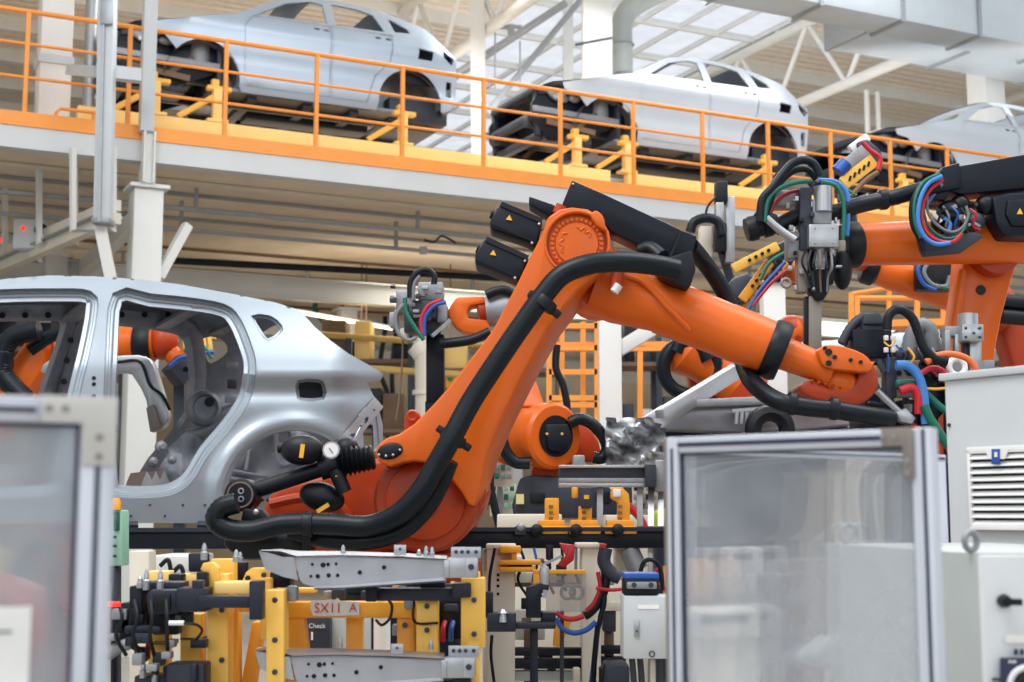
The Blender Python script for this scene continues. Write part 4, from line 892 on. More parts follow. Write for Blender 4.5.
MB().ell(PB(949, 425, -.003), (.006, .004, .006)).build('screw', DKG, tb)
vx0, vx1, vy0, vy1 = 974, 1080, 450, 527
zt2, zb2 = PB(vx0, vy0).z, PB(vx0, vy1).z; u0 = (PB(vx0, 480)-c1).dot(CD_); u1 = u0+.26
vt = thing('vent_dummy', 'x y z a', 'x') if 0 else tb
vf = MB().prism([cq(u0, -.002, zt2), cq(u1, -.002, zt2), cq(u1, -.002, zb2), cq(u0, -.002, zb2)], -CN*.006).build('vent_back', BLK, tb)
for a, b_, c_, d_ in ((u0-.006, u1, zt2+.008, zt2-.012), (u0-.006, u1, zb2+.008, zb2-.008), (u0-.006, u0+.004, zt2, zb2), (u1-.006, u1+.004, zt2, zb2)):
    MB().prism([cq(a, -.008, c_), cq(b_, -.008, c_), cq(b_, -.008, d_), cq(a, -.008, d_)], -CN*.014).build('vent_frame', WPL, tb, bev=.002)
for i in range(10):
    z = zt2-.018-(zt2-zb2-.024)*i/9.5
    MB().prism([cq(u0, -.010, z), cq(u1, -.010, z), cq(u1, -.022, z-.011), cq(u0, -.022, z-.011)], (0, 0, .003)).build('vent_slat', WPL, tb)
MB().prism([PB(992, 449, -.026), PB(1000, 449, -.026), PB(1000, 464, -.026), PB(992, 464, -.026)], -CN*.003).build('blue_badge', BLU, tb, bev=.001)
MB().prism([PB(994.5, 452, -.031), PB(997.5, 452, -.031), PB(997.5, 457, -.031), PB(994.5, 457, -.031)], -CN*.001).build('badge_mark', WPL, tb)
MB().prism([PB(985, 449, -.024), PB(1009, 449, -.024), PB(1005, 459, -.024), PB(989, 459, -.024)], -CN*.001).build('badge_holder', WPL, tb)

# ================================================================ tooling fixture, lower left
YF = 4.4
fx = thing('tooling_fixture', 'yellow welded tooling frame holding pressed silver rails, lower left', 'fixture', P(350, 900, YF))
def post(x0, y0, x1, y1, Y, th, m, par=fx, nm='post'): return rb(x0, y0, x1, y1, Y, th, nm, m, par, .004)
post(207, 574, 228, 900, 4.30, .09, YEL); post(211, 559, 234, 600, 4.42, .06, YEL, nm='gusset')
MB().plate([(200, 570), (203, 563), (212, 562), (218, 568), (218, 600), (207, 600), (207, 574)], 4.28, .05).build('hook_plate', YEL, fx, bev=.004)
post(214, 582, 250, 594, 4.22, .10, YCR, nm='cross_bar'); post(148, 628, 168, 675, 4.42, .06, YEL); post(180, 614, 201, 684, 4.36, .08, YEL)
post(179, 574, 197, 587, 4.5, .08, YCR, nm='pad'); post(148, 571, 170, 584, 4.55, .06, YCR, nm='pad'); post(229, 600, 236, 900, 4.42, .10, YELD)
MB().plate([(252, 622), (263, 622), (253, 690), (240, 690)], 4.5, .08).build('leaning_post', YELD, fx, bev=.004)
MB().plate([(241, 584), (246, 572), (252, 568), (270, 568), (272, 580), (272, 606), (258, 606), (256, 592), (241, 596)], 4.34, .05).build('hook_plate', YEL, fx, bev=.004)
post(260, 578, 271, 640, 4.30, .06, YEL); post(266, 590, 284, 900, 4.20, .09, YEL); post(238, 600, 262, 612, 4.4, .05, YELD, nm='cross_bar')
post(284, 602, 438, 618, 4.42, .07, YELD, nm='long_cross_bar'); post(276, 588, 316, 593, 4.5, .05, YEL, nm='strap')
MB().plate([(284, 616), (304, 616), (312, 682), (286, 682), (288, 640)], 4.44, .05).build('gusset', YELD, fx, bev=.003)
post(346, 616, 362, 900, 4.5, .07, YELD); post(397, 600, 414, 900, 4.44, .07, YELD); post(416, 596, 438, 900, 4.36, .08, YEL)
post(461, 578, 485, 648, 4.30, .09, YEL); post(466, 640, 480, 900, 4.30, .09, YEL); post(472, 572, 480, 584, 4.32, .05, YEL, nm='pad')
post(392, 585, 398, 597, 4.5, .05, YELD, nm='pad'); post(450, 582, 455, 592, 4.5, .05, YELD, nm='pad')
rq = random.Random(2)
for x, y, Y in ((212, 590, 4.29), (222, 610, 4.29), (222, 660, 4.29), (275, 600, 4.19), (275, 640, 4.19), (275, 672, 4.19), (474, 600, 4.29), (474, 634, 4.29), (473, 670, 4.29), (427, 606, 4.35), (427, 630, 4.35), (405, 625, 4.43), (248, 578, 4.33), (264, 575, 4.33), (246, 588, 4.33)):
    MB().lathe(P(x, y, Y), (0, -1, 0), [(0, .009), (.006, .009), (.007, .005)], 6).build('bolt', DKG if x != 248 else BLK, fx, ang=20)
for q in range(14):
    x = 286+rq.uniform(0, 170); y = rq.choice([590, 594, 622, 628, 634, 676])+rq.uniform(-2, 2)
    MB().box(P(x, y, 4.46+rq.uniform(0, .1)), (rq.uniform(.02, .05), .05, rq.uniform(.015, .035))).build('clamp_fitting', rq.choice([BLK, NAVY, DKG, SILM]), fx, bev=.003)
# tape with handwriting
tp_ = thing('tape_label', 'grey masking tape with red handwritten letters on the yellow cross bar', 'label', P(334, 608, 4.41))
MB().plate([(311, 601), (335, 600), (337, 598), (340, 601), (359, 602), (359, 615), (335, 616), (313, 616), (310, 608)], 4.408, .008).build('tape', mat('masking_tape', C(206, 204, 196), .8, 0, .08, 60), tp_)
text('SX11', P(328, 608.5, 4.406), .042, RED, tp_, sx=.95); text('A', P(353, 608, 4.406), .036, RED, tp_)
# the two pressed rails
def rail():
    r = thing('pressed_rail', 'silver pressed steel rail part with punched holes, upper of two on the yellow fixture', 'body part', (0, 0, 0), 'pressed rails on the fixture'); Yr = 4.22
    web = [(294, 557), (340, 556), (400, 558), (446, 560), (446, 578), (430, 581), (390, 582), (340, 586), (315, 587), (304, 584), (300, 580)]
    MB().plate(web, Yr, .006).build('web', RAILM, r)
    MB().sheet([[P(x, y, Yr-.008) for x, y in ((259, 551.5), (280, 552), (296, 557), (340, 556), (400, 557.5), (447, 560))], [P(x, y, Yr+.10) for x, y in ((262, 551), (280, 550), (300, 552), (340, 552), (400, 554), (447, 556.5))]]).build('top_flange', RAILM, r, solid=.006)
    MB().sheet([[P(x, y, Yr-.004) for x, y in ((294, 557), (283, 557), (270, 553), (259, 551))], [P(x, y, Yr-.002) for x, y in ((298, 580), (284, 577), (274, 573), (265, 569))]]).build('flared_end', RAILM, r, solid=.006)
    MB().sheet([[P(x, y, Yr) for x, y in ((315, 587), (340, 586), (390, 582), (446, 578))], [P(x, y, Yr-.02) for x, y in ((313, 589), (340, 588.5), (390, 585), (446, 581))]]).build('bottom_flange', RAILM, r, solid=.005)
    for x, y, q in ((190, 285, 4), (226, 287, 7), (243, 285, 5), (270, 283, 4), (185, 325, 4), (208, 325, 6), (245, 322, 6), (275, 322, 5), (350, 312, 6), (432, 295, 6)):
        MB().lathe(P(x/3.375+256, y/3.375+480, Yr-.003), (0, 1, 0), [(0, q*.0011), (.004, q*.0011)], 12).build('punched_hole', BLKM, r)
    b_ = rb(447, 558, 478, 578, Yr-.01, .06, 'end_bracket', SIL, r, .003); rb(444, 560, 449, 578, Yr-.014, .03, 'joint_plate', SIL, r, .001)
    rb(466, 558, 477, 577, Yr-.018, .01, 'bracket_plate', RAILM, r, .001)
    MB().lathe(P(471, 567, Yr-.022), (0, 1, 0), [(0, .008), (.006, .010)], 12).build('bolt', DKG, r)
    pl = rb(451, 547, 481, 558, Yr+.03, .006, 'hole_plate', RAILM, r, .001)
    for x in (456, 462, 468, 476): MB().lathe(P(x, 552, Yr+.026), (0, 1, 0), [(0, .006), (.005, .006)], 12).build('hole', DKG, pl)
    rb(394, 545, 406, 555, Yr+.02, .006, 'tab', RAILM, r, .001); MB().lathe(P(400, 549, Yr+.016), (0, 1, 0), [(0, .004), (.005, .004)], 10).build('hole', DKG, r)
    return r
r1 = rail(); r2 = copy_tree(r1, 'silver pressed steel rail part with punched holes, lower of two on the yellow fixture', V((-.006, 0, -.291)))
# clamps and supports under the rails, pins
k_ = 0
def pin(x, y, Y, h, r, par=fx):
    b = P(x, y, Y); MB().lathe(b, (0, 0, 1), [(0, r), (h*.45, r), (h*.5, r*.75), (h*.8, r*.7), (h, r*.25)], 14).build('locating_pin', SIL, par, ang=30)
for x, y, h in ((343, 556, .033), (426, 557, .033), (432, 557, .030), (419, 556, .02), (340, 648, .033), (431, 650, .03), (240, 562, .03)): pin(x, y, 4.27, h, .008)
for y0, dy in ((584, 0), (676, 0)):
    rb(366, y0+4, 470, y0+17, 4.32, .06, 'support_beam', NAVY, fx); rb(365, y0-2, 377, y0+18, 4.28, .07, 'support_block', BLKM, fx); rb(452, y0-1, 471, y0+14, 4.26, .08, 'support_block', NAVY, fx)
    rb(420, y0-2, 445, y0+6, 4.34, .05, 'support_block', BLKM, fx); rb(268, y0-12, 290, y0+4, 4.34, .06, 'support_block', BLKM, fx)
rb(440, 598, 461, 640, 4.45, .06, 'clamp_body', BLKM, fx); rb(444, 604, 458, 612, 4.43, .04, 'clamp_jaw', DKG, fx)
for i, (x, m) in enumerate(((443, RED), (451, BLU))):
    o = MB().tube([P(x, 641, 4.40), P(x, 630, 4.39), P(x+2, 622, 4.42)], .008, 8).build('air_hose', m); tag(o, '%s air hose stub at the black clamp between the two silver rails' % ('short red' if i == 0 else 'short blue'), 'hose')
rb(284, 600, 284.5, 600.5, 4.5, .001, 'pad', YELD, fx, 0)
rb(285, 586, 297, 602, 4.26, .05, 'cast_foot', SILM, fx, .01); rb(404, 600, 415, 609, 4.40, .03, 'sensor_plate', SILM, fx)
o = MB().tube([P(388, 599, 4.40), P(392, 606, 4.38), P(390, 618, 4.38), P(382, 625, 4.38), P(376, 620, 4.40)], .0045, 8).build('sensor_cable', BLK); tag(o, 'thin black cable loop hanging from the amber cross bar', 'cable')
o = MB().tube([P(414, 600, 4.38), P(415, 622, 4.36), P(438, 623, 4.34)], .004, 6).build('sensor_cable', BLK); tag(o, 'thin black cable crossing the right yellow posts of the fixture', 'cable')
o = thing('motor_plate', 'dark grey machine plate with white lettering seen between the yellow posts', 'machine cover', P(308, 630, 4.9)); rb(300, 616, 330, 665, 4.85, .2, 'plate', DKG, o); text('Check', P(317, 626, 4.845), .022, WPL, o); rb(311, 632, 313, 640, 4.845, .003, 'mark', WPL, o, 0)
o = thing('vertical_cylinder', 'white vertical air cylinder behind the amber cross bar', 'cylinder', P(382, 660, 4.7)); MB().cyl(P(382, 700, 4.75), P(382, 612, 4.75), .028, n=24).build('barrel', WPL, o); MB().cyl(P(382, 616, 4.75), P(382, 610, 4.75), .031, n=24).build('end_cap', SIL, o)
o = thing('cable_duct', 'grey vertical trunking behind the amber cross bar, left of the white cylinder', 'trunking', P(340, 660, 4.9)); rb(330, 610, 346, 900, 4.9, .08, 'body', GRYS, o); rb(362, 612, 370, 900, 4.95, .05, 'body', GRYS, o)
# dark clamp cluster at the left of the fixture
cc = thing('clamping_unit', 'dark navy clamping unit with silver pins at the left end of the yellow fixture', 'clamp', P(160, 700, 4.2))
rb(176, 588, 206, 612, 4.16, .10, 'clamp_block', NAVY, cc, .006); rb(198, 596, 252, 608, 4.13, .05, 'clamp_arm', NAVY, cc, .003); rb(249, 581, 262, 620, 4.10, .06, 'end_flange', NAVY, cc, .004)
MB().plate([(146, 596), (150, 590), (178, 590), (178, 614), (148, 615)], 4.20, .1).build('hollow_block', NAVY, cc, bev=.005); rb(153, 594, 170, 611, 4.19, .02, 'recess', BLK, cc, .002)
rb(129, 586, 142, 626, 4.25, .1, 'side_block', BLKM, cc); rb(120, 603, 149, 635, 4.3, .1, 'lower_block', BLKM, cc); rb(140, 582, 182, 592, 4.28, .1, 'top_bridge', NAVY, cc)
rb(110, 610, 130, 648, 4.3, .1, 'clamp_body', BLKM, cc); rb(152, 612, 178, 635, 4.28, .06, 'lower_jaw', BLKM, cc); rb(124, 626, 160, 634, 4.2, .05, 'lever', NAVY, cc)
rb(188, 553, 206, 572, 4.5, .06, 'pin_carrier', NAVY, cc); rb(168, 574, 182, 590, 4.4, .06, 'pin_carrier', BLKM, cc); rb(196, 572, 207, 596, 4.25, .05, 'pin_carrier', BLKM, cc); rb(228, 562, 246, 582, 4.55, .05, 'pin_carrier', BLKM, cc)
rb(134, 676, 175, 900, 4.25, .1, 'lower_block', NAVY, cc); rb(166, 664, 204, 900, 4.15, .1, 'lower_block', NAVY, cc); rb(190, 664, 196, 682, 4.12, .05, 'tooth', NAVY, cc)
rb(150, 634, 156, 900, 4.45, .05, 'stand', BLKM, cc); rb(110, 640, 114, 900, 4.45, .05, 'stand', BLKM, cc)
for x, y, h in ((146, 590, .062), (160, 590, .060), (204, 560, .05), (236, 562, .036), (143, 678, .048), (155, 686, .060), (140, 588, .035)): pin(x, y, 4.24, h, .0105, cc)
for i, (x, y) in enumerate(((176, 623), (112, 604))):
    MB().cyl(P(x-7, y, 4.12), P(x+8, y, 4.12), .007).build('sensor_plug', WPL if i == 0 else REDI, cc)
MB().tube([P(184, 623, 4.12), P(197, 625, 4.12), P(202, 631, 4.15), P(196, 640, 4.2)], .004, 8).build('sensor_cable', BLK, cc)
MB().tube([P(x, y, 4.25) for x, y in ((108, 655), (118, 648), (130, 643))], .018, 12).build('silver_nozzle', SILM, cc); MB().tube([P(x, y, 4.25) for x, y in ((130, 644), (140, 651), (148, 660))], .01, 8).build('nozzle_hose', BLK, cc)
MB().box(P(148, 650, 4.3), (.012, .012, .05)).build('red_tag', RED, cc)
rq = random.Random(6)
for q in range(20):
    x = 112+rq.uniform(0, 92); y = rq.choice([574, 584, 600, 616, 640, 655, 668])+rq.uniform(-4, 4)
    MB().box(P(x, y, 4.2+rq.uniform(-.06, .1)), (rq.uniform(.015, .05), .04, rq.uniform(.012, .04))).build('fitting', rq.choice([BLK, NAVY, DKG, SILM, BLKM]), cc, bev=.003)
for q in range(4): MB().tube([P(118+q*16, 600, 4.15), P(122+q*15, 618, 4.12), P(116+q*17, 636, 4.14), P(126+q*14, 655, 4.2)], .006, 6).build('thin_cable', BLK, cc)
for x0, x1, y in ((149, 168, 644), (181, 201, 639)): rb(x0-1, y-.6, x1+1, y+.6, 4.34, .09, 'cable_tie', BLK, cc, 0)
# left strip items beside the guard
o = thing('valve_station', 'narrow pale green valve panel beside the left guard upright', 'valve panel', P(116, 550, 5.2)); rb(109, 510, 122, 566, 5.2, .1, 'panel', LGRN, o); rb(113, 512, 119, 531, 5.19, .02, 'window', mat('dark_green', C(20, 90, 70), .4), o)
for y in (537, 546, 556): MB().lathe(P(115, y, 5.19), (0, -1, 0), [(0, .006), (.01, .006)], 12).build('port', BLK, o)
rb(112, 566, 118, 1000, 5.25, .05, 'stand', DKG, o)
o = thing('warning_lamp', 'small amber lamp above the pale green valve panel', 'lamp', P(116, 504, 5.2)); MB().lathe(P(116, 510, 5.2), (0, 0, 1), [(0, .018), (.03, .018), (.045, .01)], 16).build('lens', YELD, o)
o = thing('press_column', 'cream square machine column behind the dark clamping unit', 'machine column', P(140, 560, 5.9)); rb(129, 551, 149, 1000, 5.9, .12, 'shaft', CRM, o)
o = thing('machine_table', 'white machine table behind the dark clamping unit', 'machine table', P(170, 560, 6.3)); rb(146, 556, 190, 583, 6.3, .5, 'top_box', WHT, o); rb(150, 583, 186, 1000, 6.4, .3, 'stand', CRM, o)
MB().tube([P(x, y, 6.25) for x, y in ((160, 566), (168, 560), (172, 572), (180, 566), (184, 574))], .01, 8).build('cable', BLK, o)
# orange machine seen hazily through the left guard
o = thing('welding_robot', 'orange robot shoulder seen hazily through the left guard pane', 'robot', P(10, 800, 4.6)); 
MB().lathe(P(2, 640, 4.9), (0, -1, .1), [(0, .22), (.25, .22), (.3, .18), (.31, .1), (.31, 0)], 36, caps=False).build('shoulder', OR2, o, ang=35)
MB().cyl(V((P(2, 640, 5.1).x, 5.2, 0)), V((P(2, 640, 5.1).x, 5.2, P(2, 640, 5.1).z)), .3, .22).build('base', OR2, o)
MB().tube([P(x, y, 4.7) for x, y in ((25, 556), (45, 545), (56, 560), (52, 590), (60, 640), (50, 690))], .02, 10).build('cable_hose', HOSE, o)
# ================================================================ centre background: robot on its plinth, pallet, clamps on the beam
Y4 = 8.0
r4 = thing('welding_robot', 'small orange robot with round open shoulder and arched hose, behind the main link arm', 'robot', P(550, 480, Y4))
ax = (P(520, 428, Y4+.3)-P(553, 436, Y4)).normalized()
MB().lathe(P(556, 436, Y4-.05), V((-.55, .8, .03)), [(0, .172), (.02, .19), (.12, .19), (.22, .165), (.30, .165), (.32, .15), (.42, .15), (.44, .17), (.52, .16), (.62, .12)], 36).build('shoulder_barrel', OR, r4, ang=35)
ho = MB().lathe(P(556, 436, Y4-.052), V((.55, -.8, -.03)), [(0, .118), (.004, .118)], 30).build('open_hub', BLK, r4)
for x, y in ((547, 434), (562, 434)): MB().ell(P(x, y, Y4-.10), (.008, .005, .008)).build('amber_mark', YST, ho)
MB().plate([(545, 424), (568, 424), (572, 440), (566, 452), (548, 450)], Y4-.10, .05).build('hub_motor', BLKM, ho, bev=.01)
MB().plate([(536, 460), (572, 460), (578, 470), (578, 486), (533, 486), (532, 470)], Y4+.05, .35).build('foot', OR2, r4, bev=.02)
fm = MB()
for x in (538, 545, 553, 561, 569): fm.lathe(P(x, 479, Y4+.04), (0, 1, 0), [(0, .012), (.02, .012)], 12)
fm.build('foot_bolts', BLK, r4)
MB().plate([(568, 420), (584, 424), (598, 440), (600, 456), (590, 462), (574, 455)], Y4+.25, .2, curve=2).build('rear_housing', OR2, r4, bev=.02)
MB().bar(P(530, 415, Y4+.45), P(512, 365, Y4+.75), .18, .15).build('link_arm', OR, r4, bev=.03)
o = MB().tube([P(x, y, Y4) for x, y in ((570, 423), (580, 419), (592, 424), (603, 436), (607, 448), (602, 458), (592, 457))], .035, 14, corr=.03, pitch=.02).build('cable_hose', HOSE); tag(o, 'black hose arching over the small background orange robot', 'hose')
o = MB().tube([P(x, y, Y4-.1) for x, y in ((500, 430), (505, 450), (515, 462), (530, 463))], .035, 14).build('cable_hose', HOSE); tag(o, 'black hose under the left of the small background orange robot', 'hose')
o = MB().tube([P(x, y, 7.6) for x, y in ((493, 450), (490, 480), (493, 500), (500, 530))], .022, 12).build('cable_hose', HOSE); tag(o, 'thin upright black hose just right of the main robot foot', 'hose')
o = MB().tube([P(x, y, 8.3+(.0 if y > 400 else .0)) for x, y in ((557, 345), (556, 368), (563, 385), (567, 405), (566, 416), (560, 420))], .022, 12).build('cable_hose', HOSE); tag(o, 'black cable hanging in front of the orange ladder cage', 'hose')
pt = thing('robot_plinth', 'dark grey moulded plinth under the small background orange robot', 'plinth', P(560, 520, 8.2))
MB().plate([(512, 505), (520, 478), (532, 475), (600, 478), (612, 490), (622, 508), (618, 518), (514, 518)], 8.0, .6).build('cover', DKG, pt, bev=.02)
rb(516, 494, 524, 504, 7.98, .01, 'yellow_sticker', mat('pale_yellow', C(226, 214, 150), .7), pt, 0); rb(530, 493, 545, 503, 7.985, .03, 'hand_opening', BLK, pt); rb(596, 492, 610, 503, 7.985, .03, 'hand_opening', BLK, pt)
rb(518, 516, 616, 1000, 8.05, .5, 'base', CRM, pt)
for x0, y0, x1, y1, Y, lb in ((497, 514, 562, 532, 7.5, 'long cream box on the far side of the black beam, under the dark plinth'), (606, 515, 650, 530, 7.6, 'short white box beside the yellow clamps on the beam')):
    o = thing('machine_bed', lb, 'machine base', P((x0+x1)/2, y1, Y)); rb(x0, y0, x1, y1, Y, .3, 'body', CRM, o, .01); rb(x0+2, y1, x1-2, 1000, Y+.05, .2, 'stand', CRM, o)
lr = thing('linear_rail', 'grey extruded rail with end bracket held level in front of the small robot', 'rail', P(610, 487, 7.0))
for i, (a, b_, m) in enumerate(((465, 468, SIL), (468, 478, DKG), (478, 483, SILM), (483, 487, SIL))): rb(559, a, 645, b_, 7.0+(.02 if i == 1 else 0), .10, 'profile', m, lr, .003)
rb(645, 464, 656, 487, 6.98, .14, 'end_block', DKG, lr, .006); rb(655, 460, 668, 492, 7.02, .1, 'end_bracket', SILM, lr, .01); rb(573, 455, 585, 466, 7.05, .06, 'top_bracket', SILM, lr, .01)
for x in (600, 640): MB().bar(P(x, 486, 7.06), P(x, 527, 7.0), .03, .03).build('support', SILM, lr)
for x in (651, 661): MB().bar(P(x, 486, 7.1), P(x, 527, 7.0), .03, .02).build('support', SIL, lr)
for k, (x, y0, lb) in enumerate(((552, 498, 'yellow clamp tower on the black beam, leftmost of three'), (585, 488, 'yellow clamp tower on the black beam, middle of three with dark head'), (621, 487, 'yellow curved clamp tower on the black beam, rightmost of three'))):
    o = thing('clamp_tower', lb, 'clamp', P(x, 535, 6.85), 'yellow clamps on the black beam')
    if k < 2: rb(x-7+(k == 1)*1, y0+(0 if k == 0 else 18), x+7, 522, 6.86, .08, 'post', YELD, o)
    else: MB().plate([(612, 488), (622, 487), (629, 494), (630, 505), (630, 525), (618, 525), (618, 502), (611, 498)], 6.86, .08).build('post', YELD, o, bev=.005); 
    if k == 2: rb(613, 489, 621, 497, 6.85, .03, 'white_pad', WPL, o)
    rb(x-14, 520, x+13, 527, 6.84, .12, 'foot_plate', YELD, o)
    rb(x-16, 526, x+16, 534, 6.82, .12, 'base_block', YELD, o); MB().ell(P(x-15+k*6, 530, 6.8), (.03, .02, .03)).build('end_knob', BLK, o)
    if k == 1: rb(581, 487, 592, 508, 6.82, .06, 'dark_head', DKG, o); rb(572, 487, 578, 498, 6.9, .05, 'side_hook', YELD, o); rb(584, 495, 589, 499, 6.815, .01, 'amber_mark', YST, o, 0)
    for q in range(3): rb(x-3, 505+q*6, x+1, 508+q*6, 6.855, .01, 'slot', BRN, o, 0)
o = thing('clamp_unit', 'small dark knob unit on the black beam left of the yellow clamps', 'clamp', P(520, 532, 6.85)); rb(515, 526, 526, 535, 6.8, .08, 'body', DKG, o); MB().ell(P(521, 527, 6.8), (.02, .02, .02)).build('knob', SILM, o)
o = MB().tube([P(x, y, 7.4) for x, y in ((628, 505), (640, 518), (646, 530))], .02, 8, smooth=False).build('red_tube', RED); tag(o, 'short red tube sloping down behind the rightmost yellow clamp', 'tube')
vs = thing('worker_vest', 'sliver of high visibility vest beside the guard door left upright', 'vest', P(662, 522, 8.5)); MB().plate([(655, 512), (664, 508), (670, 512), (674, 540), (660, 542)], 8.5, .18, curve=2).build('vest_cloth', HIVIS, vs, bev=.03); MB().bar(P(661, 512, 8.47), P(667, 541, 8.47), .02, .01).build('reflective_stripe', SIL, vs)
MB().plate([(656, 540), (674, 540), (672, 900), (658, 900)], 8.5, .16).build('trousers', SLOT, vs, bev=.02)
# white fittings field right behind the foot of the main robot
for k, (x, y, m) in enumerate(((500, 470, SILM), (503, 500, LGRN), (645, 500, SILM))):
    o = thing('valve_rack', ['silver valve rack right of the main robot foot', 'pale green valve rack low beside the main robot foot', 'silver valve rack behind the yellow clamps'][k], 'valve rack', P(x, y, 9.3+k*.3))
    for i in range(4):
        for j in range(3): MB().box(P(x-9+i*6, y-12+j*9, 9.3+k*.3), (.03, .05, .04)).build('valve', m if (i+j) % 3 else (GRN if k < 2 else BLK), o, bev=.004)
    MB().box(P(x, y, 9.38+k*.3), (.18, .04, .22)).build('plate', CRM, o); MB().cyl(P(x, y+14, 9.4+k*.3), V((P(x, y, 9.4+k*.3).x, P(x, y, 9.4+k*.3).y, 0)), .02).build('stand', SILM, o)
# orange ladder cage
lc_ = thing('ladder_cage', 'orange access ladder cage behind the small background robot', 'ladder', P(575, 600, 13))
for x in (549, 562, 583, 597): MB().bar(P(x, 690, 13+(.5 if x in (562, 583) else 0)), P(x, 322, 13+(.5 if x in (562, 583) else 0)), .05, .05).build('upright', ORR, lc_)
for y in (326, 348, 372, 398, 405): MB().bar(P(549, y, 13), P(597, y, 13), .05, .05).build('rung', ORR, lc_)
for y in (345, 349): MB().bar(P(556, y, 13.1), P(700, y-1, 13.1), .06, .05).build('walkway_rail', ORR, lc_)
for x in (640, 690): MB().bar(P(x, 347, 13.1), P(x, 600, 13.1), .05, .05).build('upright', ORR, lc_)
# another platform at right
o = thing('access_platform', 'orange tubular platform railing below the raised deck at right', 'railing', P(900, 330, 12.5))
for x, y0, y1, Y in ((851, 293, 330, 12.5), (857, 296, 336, 12.2), (889, 287, 325, 12.9), (917, 296, 336, 12.2), (943, 298, 330, 12.6)): MB().bar(P(x, y0, Y), P(x, y1, Y), .04, .04).build('post', ORR, o)
MB().tube([P(x, y, Y) for x, y, Y in ((857, 298, 12.2), (917, 298, 12.2), (945, 300, 12.6))], .025, 6, smooth=False).build('rail', ORR, o); MB().tube([P(x, y, Y) for x, y, Y in ((851, 294, 12.5), (889, 288, 12.9), (1024, 300, 12.9))], .025, 6, smooth=False).build('rail', ORR, o)
MB().bar(P(850, 326, 12.3), P(1030, 322, 12.3), .3, .06).build('platform_edge', ORR, o)
for x in (870, 930): MB().bar(P(x, 326, 12.4), P(x, 640, 12.4), .08, .08).build('leg', ORR, o)
# ================================================================ front end of another car body behind the door
cf = thing('car_body', 'dark lower front of another bare car body behind the guard door top, between robots', 'car body', P(720, 480, 8.6))
MB().plate([(640, 418), (662, 405), (700, 401), (760, 399), (830, 402), (858, 410), (858, 424), (800, 430), (720, 432), (668, 430), (650, 426)], 8.4, 1.0).build('bonnet_frame', HS, cf, bev=.03)
MB().plate([(664, 404), (700, 399), (770, 396), (850, 400), (850, 406), (770, 404), (700, 407), (668, 411)], 8.3, .15).build('cross_member', SILM, cf, bev=.01)
MB().plate([(658, 428), (860, 426), (860, 470), (664, 470)], 8.6, .9).build('bulkhead', DKG, cf, bev=.03)
rows = []
rnd = random.Random(3)
for i in range(12):
    rows.append([P(606+(j*60/11)+rnd.uniform(-1, 1), 418+i*52/11+rnd.uniform(-1, 1), 7.9+.06*math.sin(i*.8+j*.6)+.04*math.sin(i*1.9-j*1.1)+rnd.uniform(-.012, .012)) for j in range(12)])
MB().sheet(rows).build('wheel_housing_pressing', SIL, cf, ang=75, solid=.01)
MB().bar(P(660, 418, 8.0), P(736, 371, 8.8), .06, .10).build('sloping_rail', SIL, cf, bev=.01)
gr_ = MB()
for i in range(6): gr_.bar(P(737+i*5, 412, 8.28), P(736+i*5, 424, 8.28), .018, .02)
gr_.bar(P(732, 411, 8.29), P(768, 408, 8.29), .03, .02); gr_.build('ribbed_bracket', SIL, cf)
MB().torus(P(770, 430, 8.2), (0, 1, 0), .10, .05).build('dark_inlet', BLK, cf)
for x in (680, 840): MB().bar(P(x, 468, 9.0), P(x, 1000, 9.0), .1, .1).build('carrier_leg', CRM, cf)
# robots beyond it
r5 = thing('welding_robot', 'orange robot partly hidden under the main forearm, with looped black hose', 'robot', P(715, 420, 10))
MB().lathe(P(735, 388, 10), P(690, 352, 10)-P(735, 388, 10), [(0, .13), (.3, .15), (.42, .2), (.5, .16)], 28).build('forearm', OR, r5, ang=35)
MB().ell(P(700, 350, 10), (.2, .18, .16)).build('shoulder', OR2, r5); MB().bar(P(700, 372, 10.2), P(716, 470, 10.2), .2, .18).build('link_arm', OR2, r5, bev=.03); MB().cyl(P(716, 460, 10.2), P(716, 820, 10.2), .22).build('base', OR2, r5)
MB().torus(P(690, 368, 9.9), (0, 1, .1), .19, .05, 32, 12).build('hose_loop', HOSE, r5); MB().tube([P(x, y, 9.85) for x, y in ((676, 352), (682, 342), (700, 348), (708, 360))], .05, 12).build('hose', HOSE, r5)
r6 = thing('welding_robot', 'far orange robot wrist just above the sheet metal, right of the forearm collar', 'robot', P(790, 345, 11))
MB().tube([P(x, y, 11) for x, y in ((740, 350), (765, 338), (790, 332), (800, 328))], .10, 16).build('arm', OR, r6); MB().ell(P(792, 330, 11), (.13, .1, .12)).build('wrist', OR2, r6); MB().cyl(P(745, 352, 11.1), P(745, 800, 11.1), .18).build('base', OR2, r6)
tag(MB().plate([(752, 352), (800, 342), (856, 338), (900, 332), (1030, 330), (1030, 352), (900, 352), (800, 362), (760, 368)], 15.0, 1.2).build('car_body', BIWW, bev=.04), 'pale roof of a distant car body behind the right welding head', 'car body')
